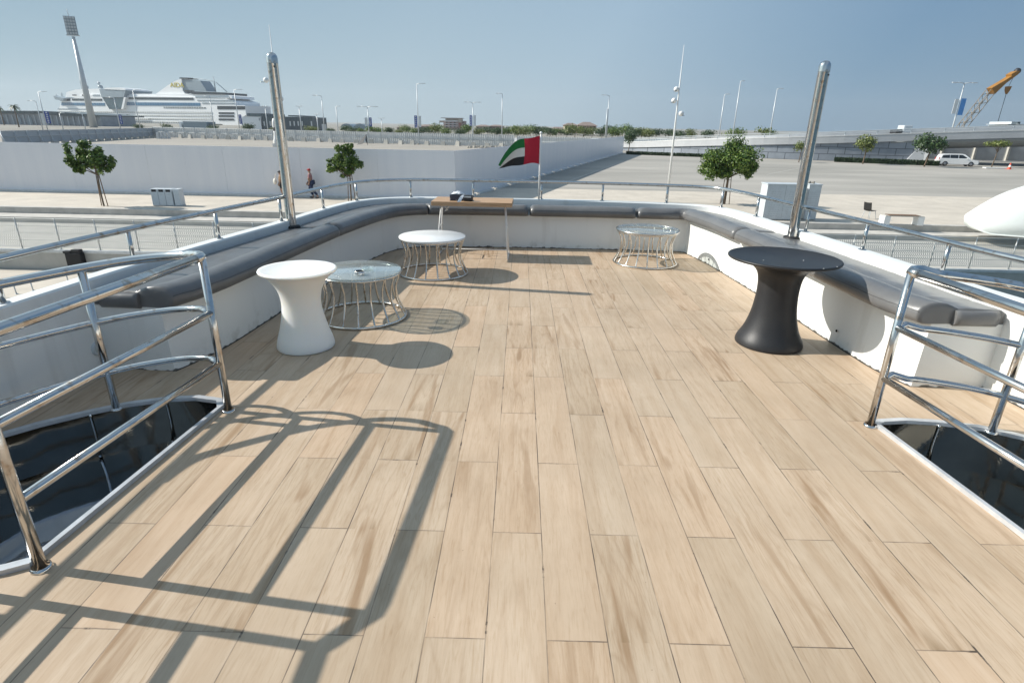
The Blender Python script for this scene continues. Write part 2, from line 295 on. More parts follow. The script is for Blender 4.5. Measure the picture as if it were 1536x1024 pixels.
class MB:
    def __init__(s): s.v = []; s.f = []; s.sm = []
    def add(s, vs, fs, smooth=False):
        o = len(s.v); s.v += [tuple(v) for v in vs]; s.f += [tuple(i+o for i in f) for f in fs]; s.sm += [smooth]*len(fs); return s
    def box(s, c, d, rz=0., M=None, b=0.):
        x, y, z = (i/2 for i in d)
        if b <= 0:
            vs = [Vector((i*x, j*y, k*z)) for i in (-1, 1) for j in (-1, 1) for k in (-1, 1)]
            fs = [(0, 1, 3, 2), (4, 6, 7, 5), (0, 4, 5, 1), (2, 3, 7, 6), (0, 2, 6, 4), (1, 5, 7, 3)]
        else:
            bm = bmesh.new(); bmesh.ops.create_cube(bm, size=1)
            for v in bm.verts: v.co = Vector((v.co.x*2*x, v.co.y*2*y, v.co.z*2*z))
            bmesh.ops.bevel(bm, geom=bm.edges[:], offset=b, segments=2, affect='EDGES', profile=.5)
            bm.verts.index_update(); vs = [v.co.copy() for v in bm.verts]; fs = [tuple(v.index for v in f.verts) for f in bm.faces]; bm.free()
        A = Matrix.Rotation(rz, 3, 'Z') if M is None else M
        return s.add([A@v+Vector(c) for v in vs], fs)
    def tube(s, P, r, n=10, closed=False, caps=True, taper=None):
        P = [Vector(p) for p in P]; N = len(P); rings = []
        up = Vector((0, 0, 1)); prev = None
        for i, p in enumerate(P):
            a = P[i-1] if (i or closed) else p; b = P[(i+1) % N] if (i < N-1 or closed) else p
            t = (b-a).normalized()
            if prev is None:
                u = t.cross(up)
                if u.length < .05: u = t.cross(Vector((1, 0, 0)))
                u.normalize()
            else:
                u = prev-t*prev.dot(t); u.normalize()
            prev = u; w = t.cross(u); rr = r if taper is None else r+(taper-r)*i/(N-1)
            rings.append([p+(u*math.cos(2*math.pi*k/n)+w*math.sin(2*math.pi*k/n))*rr for k in range(n)])
        vs = [v for g in rings for v in g]; fs = []
        for i in range(N if closed else N-1):
            j = (i+1) % N
            for k in range(n): fs.append((i*n+k, i*n+(k+1) % n, j*n+(k+1) % n, j*n+k))
        s.add(vs, fs, True)
        if caps and not closed:
            s.add(rings[0], [tuple(range(n))]); s.add(rings[-1], [tuple(range(n))[::-1]])
        return s
    def lathe(s, prof, c=(0, 0, 0), n=48, smooth=True):
        vs = []; fs = []; m_ = len(prof)
        for r, z in prof:
            for k in range(n): vs.append((c[0]+r*math.cos(2*math.pi*k/n), c[1]+r*math.sin(2*math.pi*k/n), c[2]+z))
        for i in range(m_-1):
            for k in range(n): fs.append((i*n+k, i*n+(k+1) % n, (i+1)*n+(k+1) % n, (i+1)*n+k))
        return s.add(vs, fs, smooth)
    def ball(s, c, r, n=12, M=None):
        if not hasattr(r, '__len__'): r = (r, r, r)
        vs = []; fs = []
        for i in range(n+1):
            a = math.pi*i/n
            for k in range(2*n):
                b = math.pi*k/n; v = Vector((r[0]*math.sin(a)*math.cos(b), r[1]*math.sin(a)*math.sin(b), r[2]*math.cos(a)))
                if M is not None: v = M@v
                vs.append(v+Vector(c))
        for i in range(n):
            for k in range(2*n): fs.append((i*2*n+k, (i+1)*2*n+k, (i+1)*2*n+(k+1) % (2*n), i*2*n+(k+1) % (2*n)))
        return s.add(vs, fs, True)
    def prism(s, pts, z0, z1):
        n = len(pts); vs = [(p[0], p[1], z0) for p in pts]+[(p[0], p[1], z1) for p in pts]
        fs = [(i, (i+1) % n, n+(i+1) % n, n+i) for i in range(n)]
        s.add(vs, fs)
        t = tessellate_polygon([[Vector((p[0], p[1], 0)) for p in pts]])
        return s.add(vs, [tuple(f) for f in t]+[tuple(n+i for i in f) for f in t])
    def extr(s, pts, d):                      # polygon of 3-D points extruded by vector d
        n = len(pts); P = [Vector(p) for p in pts]; d = Vector(d); vs = P+[p+d for p in P]
        s.add(vs, [(i, (i+1) % n, n+(i+1) % n, n+i) for i in range(n)])
        t = tessellate_polygon([P]); return s.add(vs, [tuple(f) for f in t]+[tuple(n+i for i in f) for f in t])
    def strip(s, A, B, smooth=False, close=False):
        n = len(A); fs = [(i, i+1, n+i+1, n+i) for i in range(n-1)]
        if close: fs.append((n-1, 0, n, 2*n-1))
        return s.add(list(A)+list(B), fs, smooth)
    def loft(s, rings, closed=True, caps=True, smooth=True):
        n = len(rings[0]); vs = [v for r in rings for v in r]; fs = []
        for i in range(len(rings)-1):
            for k in range(n if closed else n-1): fs.append((i*n+k, i*n+(k+1) % n, (i+1)*n+(k+1) % n, (i+1)*n+k))
        s.add(vs, fs, smooth)
        if caps: s.add(rings[0], [tuple(range(n))]); s.add(rings[-1], [tuple(range(n))[::-1]])
        return s
    def build(s, name, material, parent=None, rel=False, fix=True):
        me = bpy.data.meshes.new(name); off = Vector((0, 0, 0))
        if rel and parent: off = parent.location
        me.from_pydata([tuple(Vector(v)-off) for v in s.v], [], s.f); me.materials.append(MT[material] if isinstance(material, str) else material)
        me.polygons.foreach_set('use_smooth', s.sm)
        if fix:
            bm = bmesh.new(); bm.from_mesh(me); bmesh.ops.remove_doubles(bm, verts=bm.verts, dist=1e-5)
            bmesh.ops.recalc_face_normals(bm, faces=bm.faces); bm.to_mesh(me); bm.free()
        me.update(); o = bpy.data.objects.new(name, me); C.objects.link(o); o.parent = parent
        return o
def soften(o, ang=35):
    me = o.data
    me.polygons.foreach_set('use_smooth', [True]*len(me.polygons))
    bm = bmesh.new(); bm.from_mesh(me)
    for e in bm.edges: e.smooth = not (len(e.link_faces) == 2 and e.calc_face_angle() > R_(ang))
    bm.to_mesh(me); bm.free(); return o
def children(o): return [c for c in bpy.data.objects if c.parent == o]
def copy_tree(o, parent=None):
    kids = children(o); c = o.copy(); C.objects.link(c)
    if parent is not None: c.parent = parent
    for k in kids: copy_tree(k, c)
    return c
def struct(o): return tag(o, kind='structure')
def V(*a): return Vector(a)

ORD = 'first second third fourth fifth sixth seventh eighth ninth tenth eleventh twelfth thirteenth fourteenth fifteenth sixteenth seventeenth eighteenth nineteenth twentieth'.split(); ORD += ['twenty-'+w for w in ORD[:9]]+['thirtieth']+['thirty-'+w for w in ORD[:9]]+['fortieth']+['forty-'+w for w in ORD[:9]]+['fiftieth']+['fifty-'+w for w in ORD[:9]]
# ================================================================== GROUND, WATER
g = MB()
Y0 = 30.03
g.add([(-9000, Y0, Q-.012), (9000, Y0, Q-.012), (9000, 15000, Q-.012), (-9000, 15000, Q-.012)], [(0, 1, 2, 3)]); struct(g.build('ground', 'land'))
g = MB(); g.add([(-400, Y0+.001, Q-.004), (400, Y0+.001, Q-.004), (400, 44.2, Q-.004), (-400, 44.2, Q-.004)], [(0, 1, 2, 3)]); struct(g.build('pavement', 'pave'))
g = MB(); g.add([(-3, 44.2, Q-.004), (150, 44.2, Q-.004), (150, 135, Q-.004), (-3, 135, Q-.004)], [(0, 1, 2, 3)]); struct(g.build('parking_lot', 'lot'))
g = MB(); g.add([(-400, 36.4, Q), (-4.2, 36.4, Q), (18.8, 112.2, Q), (30, 165, Q), (-400, 165, Q)], [(0, 1, 2, 3, 4)]); struct(g.build('building_ground', 'sand'))
# quay steps : two long steps, lower walkway, quay wall
g = MB()
g.box((0, Y0-.2, Q-.16), (800, .40, .31)); 
struct(g.build('quay_kerb', 'conc'))
g = MB(); g.box((0, 29.03, -3.242), (800, 1.2, .262)); struct(g.build('quay_step', 'conc'))
g = MB(); g.box((0, 25.25, -3.9), (800, 6.36, 1.054)); struct(g.build('quay_walkway', 'pale_conc'))
g = MB(); g.box((0, 25.2, -5.3), (800, 6.25, 1.75)); struct(g.build('quay_wall', 'shade_conc'))
g = MB(); g.add([(-9000, -9000, -4.75), (9000, -9000, -4.75), (9000, 22.2, -4.75), (-9000, 22.2, -4.75)], [(0, 1, 2, 3)]); struct(g.build('sea', 'sea'))
g = MB(); g.box((-35, 17.0, -4.40), (45, 10, .54)); struct(g.build('pontoon', 'pave'))
# ledge of the lower walkway (pale nosing)
g = MB(); g.box((0, 22.13, -3.40), (800, .16, .10)); struct(g.build('walkway_edge', 'kerb'))
for (p, q, w) in (((852, 272), (955, 235), .12), ((1150, 262), (1230, 246), .1)):
    a = at(*p, Q); b = at(*q, Q); d = (b-a).normalized(); n = Vector((-d.y, d.x, 0))*w/2
    m_ = MB(); m_.add([a-n+V(0, 0, .004), a+n+V(0, 0, .004), b+n+V(0, 0, .004), b-n+V(0, 0, .004)], [(0, 1, 2, 3)]); o = m_.build('lot_marking', 'conc'); struct(o)

# ================================================================== THE YACHT : deck, bulwark, cushions
ST = [((-2.27, 3.45), (-2.73, 3.48)), ((-2.15, 3.91), (-2.68, 3.95)), ((-2.07, 4.86), (-2.56, 4.80)), ((-1.97, 5.88), (-2.40, 5.80)),
      ((-1.90, 6.4), (-2.32, 6.5)), ((-1.80, 6.94), (-2.22, 7.2)), ((-1.66, 7.42), (-2.05, 7.72)), ((-1.42, 7.68), (-1.72, 8.03)),
      ((-1.10, 7.77), (-1.25, 8.16)), ((-.5, 7.80), (-.5, 8.18)), ((.3, 7.81), (.3, 8.18)), ((1.12, 7.80), (1.15, 8.14)),
      ((1.9, 7.77), (1.95, 8.04)), ((2.22, 7.75), (2.45, 7.88)), ((2.27, 7.55), (2.66, 7.58)), ((2.36, 7.0), (2.76, 7.0)),
      ((2.42, 6.2), (2.84, 6.2)), ((2.47, 5.4), (2.92, 5.4)), ((2.50, 4.4), (3.0, 4.4)), ((2.54, 3.75), (3.05, 3.75)), ((2.62, 3.47), (3.09, 3.47))]
NS = 10
W_ = catmull([(*a, 0) for a, b in ST], NS); K_ = catmull([(*b, 0) for a, b in ST], NS)
def station(s):
    i = min(max(s*NS, 0), len(W_)-1.0001); k = int(i); f = i-k
    return W_[k].lerp(W_[k+1], f), K_[k].lerp(K_[k+1], f)
left_ext = catmull([(-3.0, -9, 0), (-2.9, -3, 0), (-2.86, 0, 0), (-2.83, 1.4, 0), (-2.80, 2.4, 0), (-2.77, 2.96, 0), (-2.73, 3.48, 0)], 6)[:-1]
right_ext = catmull([(3.09, 3.47, 0), (3.13, 3.1, 0), (3.18, 2.4, 0), (3.22, 1.2, 0), (3.25, 0, 0), (3.28, -3, 0), (3.35, -9, 0)], 6)[1:]
coam = left_ext+K_+right_ext; NL = len(left_ext)
def offset(P, d):
    out = []
    for i, p in enumerate(P):
        t = (P[min(i+1, len(P)-1)]-P[max(i-1, 0)]).normalized(); out.append(p+Vector((-t.y, t.x, 0))*d)
    return out
def zz(P, z): return [Vector((p.x, p.y, z)) for p in P]
CT = .61
outer = offset(coam, .115)
bul = empty('bulwark', (.19, 8.2, 0), 0, 'white moulded bulwark and bench base curving round the front of the deck', 'bulwark')
b = MB()
b.strip(zz(coam, .0), zz(coam, CT-.012)); b.strip(zz(coam, CT-.012), zz(offset(coam, .012), CT)); b.strip(zz(offset(coam, .012), CT), zz(offset(coam, .103), CT))
b.strip(zz(offset(coam, .103), CT), zz(outer, CT-.012)); b.strip(zz(outer, CT-.012), zz(offset(coam, .10), -.6)); b.strip(zz(offset(coam, .10), -.6), zz(offset(coam, -.25), -4.9))
b.build('coaming', 'gel', bul, rel=True)
b = MB(); w2 = zz(offset(W_, .0), .0); wt = zz(offset(W_, .02), .445)
b.strip(w2, wt); b.strip(wt, zz(K_, .445))
for k in (0, -1):
    b.add([w2[k], K_[k].copy(), Vector((K_[k].x, K_[k].y, .445)), wt[k]], [(0, 1, 2, 3)])
b.build('bench_base', 'gel', bul, rel=True)
for p, wx in (((1254.5, 496), 0), ((1186.5, 459), 0), ((1061, 389), 0)):
    wv = ray(*p); best = min((abs((wv[0]*(t))-(W_[i].x)) + abs(wv[1]*t-W_[i].y), i, t) for i in range(150, len(W_)) for t in [W_[i].y/wv[1]])
    P_ = Vector((W_[best[1]].x-.006, W_[best[1]].y, CAMH+wv[2]*best[2])); m_ = MB(); m_.ball(P_, (.006, .011, .011), 8); m_.build('drain_hole', 'drain', bul, rel=True)
# round inset light on the left coaming
p = Vector((-2.728, 3.42, .165)); m_ = MB()
rot = Matrix.Rotation(R_(90), 3, 'Y')@Matrix.Identity(3)
def ring_pts(c, r, x): return [Vector((c.x+x, c.y+r*math.cos(a), c.z+r*math.sin(a))) for a in [2*math.pi*k/28 for k in range(28)]]
m_.loft([ring_pts(p, .048, -.03), ring_pts(p, .048, .003), ring_pts(p, .043, .006), ring_pts(p, .030, .004)], caps=False)
o = m_.build('step_light', 'grey_metal', bul, rel=True); m_ = MB(); m_.loft([ring_pts(p, .030, .003), ring_pts(p, .02, .0055), ring_pts(p, .001, .008)], caps=False); l_ = m_.build('lens', 'lens', o); 
for v in l_.data.vertices: v.co -= bul.location
# deck with two stair openings
HL = [(-1.70, 2.95), (-1.748, 3.035), (-1.90, 3.068), (-2.06, 3.045), (-2.25, 2.972), (-2.41, 2.864), (-2.59, 2.708), (-2.70, 2.58), (-2.74, 2.4), (-2.74, 1.2), (-2.45, 1.2), (-2.1, 1.45), (-1.95, 1.585), (-1.86, 1.62), (-1.79, 1.66)]
HR = [(2.055, 2.93), (2.10, 2.962), (2.25, 2.985), (2.43, 2.973), (2.66, 2.917), (2.83, 2.813), (2.96, 2.68), (3.06, 2.5), (3.10, 2.3), (3.10, 1.2), (2.8, 1.2), (2.45, 1.45), (2.33, 1.585), (2.22, 1.62), (2.15, 1.66)]
dk = [(-3.05, -8.9), (3.4, -8.9), (3.32, 3.2), (2.9, 7.9), (2.5, 8.15), (-1.3, 8.24), (-2.2, 7.9), (-2.8, 4)]
polys = [[Vector((x, y, 0)) for x, y in P] for P in (dk, HL, HR)]
tri = tessellate_polygon(polys); allv = [v for P in polys for v in P]
d_ = MB(); d_.add(allv, [tuple(t) for t in tri]); struct(d_.build('deck', 'deck'))
# edge finish where planks meet the bulwark
e_ = MB(); e_.tube(zz(offset(W_, -.002), .0015), .004, 6, caps=False); e_.tube(zz(offset(coam[:NL], -.002), .0015), .004, 6, caps=False); e_.tube(zz(offset(coam[-len(right_ext):], -.002), .0015), .004, 6, caps=False); struct(e_.build('deck_seal', 'rubber'))

def well(H, side, name, lab):
    c = Vector((sum(p[0] for p in H)/len(H), sum(p[1] for p in H)/len(H), 0)); w = empty(name, c, 0, lab, 'stairwell')
    P = [Vector((*p, 0)) for p in H]; n = len(P)
    def inset(d): return [p+(c-p).normalized()*d for p in P]
    r = MB(); H0 = .022
    r.strip(zz(P, -.03)+[Vector((P[0].x, P[0].y, -.03))], zz(P, H0)+[Vector((P[0].x, P[0].y, H0))])
    i2 = inset(.038); r.strip(zz(P, H0)+zz(P[:1], H0), zz(i2, H0)+zz(i2[:1], H0)); r.strip(zz(i2, H0)+zz(i2[:1], H0), zz(i2, H0-.022)+zz(i2[:1], H0-.022)); r.build('rim', 'rim', w, rel=True)
    # liner : curved wall, bulging out under the deck
    l = MB(); levels = [(.040, .001), (.035, -.2), (.0, -.42), (-.03, -.62), (.0, -.9), (.05, -1.3)]
    cp = [Vector((x, y, 0)) for x, y in H]
    for (a, za), (b_, zb) in zip(levels[:-1], levels[1:]):
        A = inset(a); B = inset(b_); l.strip(zz(A, za)+zz(A[:1], za), zz(B, zb)+zz(B[:1], zb), True)
    l.build('liner', 'liner', w, rel=True)
    B = inset(.0); h = MB(); h.add(zz(B, -.27), [tuple(t) for t in tessellate_polygon([B])]); h.build('hatch_cover', 'dark_glass', w, rel=True)
    # thin steel seam strips down the liner
    for k in ((3, 5) if side < 0 else (3, 6)):
        q = inset(.044)[k]; q2 = inset(.04)[k]; q3 = inset(.06)[k]
        s_ = MB(); s_.tube(catmull([(q.x, q.y, .012), (q2.x, q2.y, -.15), (q3.x, q3.y, -.26)], 5), .008, 8); s_.build('seam_strip', 'steel', w, rel=True)
    return w
wl = well(HL, -1, 'stairwell_opening', 'left stairwell opening with steel rim and dark glossy liner')
wr = well(HR, 1, 'stairwell_opening', 'right stairwell opening with steel rim holding a loop of black cable')
# black cable loop in the right well
cp = [at(1395, 690, -.55), at(1420, 700, -.56), at(1455, 722, -.57), at(1472, 735, -.58), at(1466, 741, -.58), at(1445, 737, -.575), at(1425, 727, -.57)]
c_ = MB(); c_.tube(catmull(cp, 6), .011, 8); tag(c_.build('cable', 'cable'), 'loop of black cable lying inside the right stairwell opening', 'cable')

# cushions
def cushion(s0, s1, label, endL=True, endR=True):
    n = max(6, int((s1-s0)*NS*1.3)); rings = []
    gap = .012
    prof0 = [(-.04, .436), (-.072, .450), (-.086, .482), (-.082, .520), (-.060, .552), (-.02, .573), (.03, .580), (.085, .574), (.13, .558), (.155, .543), (.175, .541), (.22, .545)]
    def ring(s, sh=0.):
        w, k = station(s); wa, ka = station(s+.02); t = ((wa+ka)-(w+k)).normalized() if s < len(ST)-1.05 else (w+k-(station(s-.02)[0]+station(s-.02)[1])).normalized()
        d = (k-w); L_ = d.length; d.normalize()
        wob = .004*noise.noise(Vector((s*3, 1, 0)))+.003*noise.noise(Vector((s*11, 3, 0)))
        pr = [(x, z) for x, z in prof0]+[(L_*.62, .541), (L_-.035, .538), (L_-.012, .525), (L_-.008, .45)]
        cx = L_*.5; cz = .50
        out = []
        for x, z in pr:
            x2 = x+(cx-x)*sh*.25 if x < cx else x; z2 = z+wob*(1 if z > .5 else .3) if z > .449 else z
            z2 = z2-(z2-.449)*sh
            out.append(w+d*x2+Vector((0, 0, z2)))
        return out
    ss = [s0+(s1-s0)*i/n for i in range(n+1)]
    e = .05
    seq = [(s0, .45), (s0+e*.25, .18), (s0+e*.8, .04), (s0+e*1.6, 0)]+[(s, 0) for s in ss[1:-1] if s0+e*1.7 < s < s1-e*1.7]+[(s1-e*1.6, 0), (s1-e*.8, .04), (s1-e*.25, .18), (s1, .45)]
    rings = [ring(s, sh) for s, sh in seq]
    m_ = MB(); m_.loft(rings, closed=True, caps=True); o = m_.build('bench_cushion', 'vinyl'); tag(o, label, 'bench cushion', 'grey cushions along the bench')
    # stitched seam along the front roll
    sm = MB(); sm.tube([r[9]+Vector((0, 0, .001)) for r in rings[2:-2]], .0022, 5); sm.tube([r[3]+Vector((0, 0, .0)) for r in rings[2:-2]], .0016, 5)
    sm.build('seam', 'piping', o)
    if endR and s1 > 19:
        pass
    return o
for s0, s1, lab in ((0, 3.16, 'long grey vinyl cushion at the near left end of the bench, beside the left railing'), (3.2, 7.62, 'grey cushion curving round the front left corner behind the left pole'),
                    (7.65, 9.78, 'grey front cushion directly behind the wooden table'), (9.81, 11.52, 'straight grey front cushion between the flagpole and the glass coffee table at the right'),
                    (11.55, 15.9, 'grey cushion wrapping the sharp front right corner of the bench'), (15.93, 20, 'long grey cushion at the near right end, partly in the shadow of the black table')):
    cushion(s0, s1, lab)
# rounded bolster ends at both free cushion ends
for s, side, lab in ((0.03, -1, 'tucked vinyl end flap on the left bench end'), (19.97, 1, 'boxed vinyl end flap on the right bench end')):
    w, k = station(s); d = (k-w).normalized(); c0 = w+d*.16; t = Vector((d.y, -d.x, 0)) if side < 0 else Vector((-d.y, d.x, 0))
    if t.y > 0: t = -t
    m_ = MB(); rings = []
    L0 = (k-w).length
    for f, h in ((-.03, .0), (.0, .75), (.02, .95), (.04, 1.0)):
        pass
    # end flap : rounded box hanging over the end face
    rr = []
    for q in range(9):
        x = .14+(L0-.2)*q/8; bul_ = math.sin(math.pi*q/8)*.01
        a = w+d*x
        rr.append([a+t*(.0)+V(0, 0, .535), a+t*(.022+bul_)+V(0, 0, .528), a+t*(.034+bul_)+V(0, 0, .505), a+t*(.034+bul_)+V(0, 0, .455), a+t*(.02)+V(0, 0, .435), a+t*(-.01)+V(0, 0, .437)])
    m_.loft(rr, True, True); o = m_.build('cushion_flap', 'vinyl'); tag(o, lab, 'cushion')

# ================================================================== RAILINGS
def outer_rail():
    rail_line = offset(coam, .055); r = empty('boat_railing', (.19, 8.2, CT), 0, 'low polished steel railing running along the top of the white bulwark', 'railing')
    m_ = MB(); m_.tube(zz(rail_line, .845), .021, 12); m_.build('handrail', 'steel', r, rel=True)
    def nearest(p): return min(rail_line, key=lambda q: (q.x-p[0])**2+(q.y-p[1])**2)
    for p in ((-2.86, 1.5), (-2.80, 2.95), (-2.705, 3.937), (-2.591, 4.939), (-2.451, 5.9), (-2.37, 6.84), (-2.20, 7.65), (-1.553, 8.2), (-.64, 8.2), (.27, 8.2), (1.17, 8.15), (2.05, 8.05), (2.70, 7.75), (2.87, 6.95), (2.93, 5.9), (3.05, 4.97), (3.15, 4.1), (3.2, 3.1), (3.25, 1.8)):
        q = nearest(p); a = MB(); a.tube([(q.x, q.y, CT-.003), (q.x, q.y, .835)], .0155, 10); a.lathe([(.0, .006), (.03, .005), (.033, 0)], (q.x, q.y, CT), 14); a.build('post', 'steel', r, rel=True)
outer_rail()

def stair_rail(s, H, lab):
    cx = .19; X = lambda o_: cx+s*o_
    r = empty('stair_railing', (X(1.85), 2.92, 0), 0, lab, 'railing', None)
    TZ = .9; rt = .024
    crv = catmull([(*H[i], 0) for i in range(1, 9)], 6)
    A = Vector((X(1.845), 2.915, 0)); B = Vector((X(1.94), 1.66, 0)); B2 = Vector((X(2.09), 1.53, 0))
    def drop(p): return -.105*max(0, abs(p.x-A.x))-.03*max(0, abs(p.x-A.x)-.5)
    # top loop: curved rail down along the rim, round corner, inner rail, small corner, second post
    def curve(z0, start): 
        pts = [p for p in crv if abs(p.x-A.x) > .13]
        return [Vector((p.x, p.y-.03, z0+drop(p))) for p in pts]
    c1 = curve(TZ, A)[::-1]
    path = c1+[Vector((A.x+s*.10, A.y+.075, TZ-.003)), Vector((A.x+s*.035, A.y+.045, TZ)), Vector((A.x+s*.002, A.y+.005, TZ)), Vector((A.x+s*.004, A.y-.06, TZ))]
    m_ = MB(); m_.tube(path, rt, 14); m_.tube([Vector((A.x+s*.004, A.y-.05, TZ)), Vector((A.x+s*.045, (A.y+B.y)/2, TZ)), Vector((B.x-s*.004, B.y+.06, TZ)), Vector((B.x+s*.008, B.y+.01, TZ)), Vector((B.x+s*.045, B.y-.025, TZ)), Vector((B2.x-s*.03, B2.y+.02, TZ)), Vector((B2.x+s*.0, B2.y-.01, TZ)), Vector((B2.x+s*.0, B2.y-.1, TZ)), Vector((B2.x, .4, TZ)), Vector((B2.x, -.8, TZ))], rt, 14)
    m_.build('handrail', 'steel', r, rel=True)
    for z0 in (.597, .30):
        m2 = MB(); cc = curve(z0, A); m2.tube([Vector((A.x+s*.01, A.y, z0)), Vector((A.x+s*.09, A.y+.07, z0-.005))]+cc, .018, 12); m2.tube([A+V(0, 0, z0), B+V(0, 0, z0)], .018, 12); m2.tube([B2+V(0, 0, z0), Vector((B2.x, -.8, z0))], .018, 12)
        m2.build('mid_rail', 'steel', r, rel=True)
    posts = [(A, TZ), (B, TZ), (B2, TZ), (Vector((B2.x, .2, 0)), TZ)]
    P2 = min(crv, key=lambda p: abs(p.x-X(2.49))); posts.append((Vector((P2.x, P2.y-.03, 0)), TZ+drop(P2)))
    for p, z in posts:
        a = MB(); a.tube([(p.x, p.y, .0), (p.x, p.y, z-.005)], .0205, 12); a.lathe([(.03, .012), (.034, .01), (.036, 0)], (p.x, p.y, .0015), 16); a.build('post', 'steel', r, rel=True)
stair_rail(-1, HL, 'stainless three bar railing around the left stairwell, throwing a long shadow on the deck')
stair_rail(1, HR, 'stainless three bar railing around the right stairwell')

def pole(p, h, lab):
    r = empty('canopy_pole', p, 0, lab, 'pole', 'thick steel poles on the bench')
    m_ = MB(); m_.lathe([(.05, -.1), (.05, h-.10), (.0505, h-.098), (.0505, h-.095)], n=28); m_.build('shaft', 'steel', r)
    m_ = MB(); m_.lathe([(.0525, h-.094), (.0525, h-.05), (.049, h-.03), (.038, h-.012), (.02, h-.002), (0, h)], n=28); m_.build('cap', 'steel', r)
    m_ = MB(); m_.lathe([(.085, .0), (.085, .012), (.08, .018), (.05, .022)], n=28); m_.build('flange', 'rubber', r)
    m_ = MB(); m_.ball((.03, -.045, h-.125), .007, 6); m_.build('screw', 'drain', r)
pole((-2.383, 5.98, .535), 1.645, 'thick polished steel pole rising from the left bench cushion')
pole((2.829, 5.946, .535), 1.655, 'thick polished steel pole rising from the right bench behind the black table')

# ================================================================== FURNITURE ON DECK
def bistro(name, loc, prof, m, lab, lipmat=None):
    t = empty(name, loc, 0, lab, 'cocktail table'); cr = catmull([(r, z, 0) for r, z in prof], 5)
    b_ = MB(); b_.lathe([(p.x, p.y) for p in cr], n=72); b_.build('pedestal', m, t)
    rt, zt = prof[-1]; tp = MB(); tp.lathe([(rt, zt), (rt+.002, zt+.006), (rt-.003, zt+.013), (rt-.014, zt+.0145), (rt-.024, zt+.009), (0, zt+.008)], n=72); tp.build('table_top', m, t)
    f = MB(); f.lathe([(prof[0][0]-.012, .0), (prof[0][0]-.012, .01)], n=40); f.build('foot_ring', 'rubber', t)
    return t
bistro('cocktail_table', (-1.575, 3.965, 0), [(.205, .004), (.206, .02), (.196, .07), (.168, .16), (.146, .26), (.138, .34), (.146, .41), (.168, .47), (.205, .525), (.245, .56), (.264, .572), (.268, .580)], 'white_plastic', 'white hourglass cocktail table with smooth round top beside the left glass coffee table')
bistro('cocktail_table', (1.985, 4.24, 0), [(.248, .004), (.249, .02), (.238, .055), (.20, .13), (.168, .24), (.152, .36), (.150, .46), (.160, .54), (.190, .595), (.25, .635), (.34, .660), (.385, .670), (.395, .678)], 'black_plastic', 'matt black hourglass cocktail table with wide flat top near the right bench')
bt = bpy.data.objects['cocktail_table.001']
for x, y in ((.235, -.31), (.11, -.375), (-.2, -.12), (.1, -.1)):
    m_ = MB(); m_.ball((x, y, .688 if (x*x+y*y) < .1 else .6925), (.005, .004, .0015), 4); m_.build('paint_chip', 'white_paint', bt)
def coffee(loc, rb, rt, h, kind, lab, ph=0.):
    t = empty('coffee_table', loc, ph, lab, 'coffee table', 'round steel framed coffee tables')
    def ring(r, z, tr, name):
        m_ = MB(); m_.tube([(r*math.cos(a), r*math.sin(a), z) for a in [2*math.pi*k/64 for k in range(64)]], tr, 8, closed=True); m_.build(name, 'steel_thin', t)
    ring(rb, .012, .012, 'base_ring'); ring(rt-.012, h-.026, .010, 'top_ring')
    n = 18
    for k in range(n):
        a = 2*math.pi*k/n; P = [(rb-.002, .014), (rb*.905, .08), (rb*.83, .155), (rb*.80, .225), (rb*.815, .29), (rb*.87, .35), (rt-.016, h-.026)]
        m_ = MB(); m_.tube(catmull([(r*math.cos(a), r*math.sin(a), z) for r, z in P], 4), .0082, 8); m_.build('rod', 'steel_thin', t)
    m_ = MB()
    if kind == 'clear':
        ring(rt, h-.008, .010, 'rim_band'); m_.lathe([(0, h-.014), (rt-.008, h-.014), (rt-.004, h-.01), (rt-.004, h-.004), (rt-.008, h), (0, h)], n=72); m_.build('glass_top', 'clear', t)
    elif kind == 'frost':
        m_.lathe([(0, h-.012), (rt-.003, h-.012), (rt, h-.009), (rt, h-.003), (rt-.003, h), (0, h)], n=72); m_.build('glass_top', 'frost_glass', t)
    else:
        m_.lathe([(0, h-.02), (rt-.002, h-.02), (rt, h-.017), (rt, h-.003), (rt-.003, h), (0, h)], n=72); m_.build('table_top', 'white_top', t)
    return t
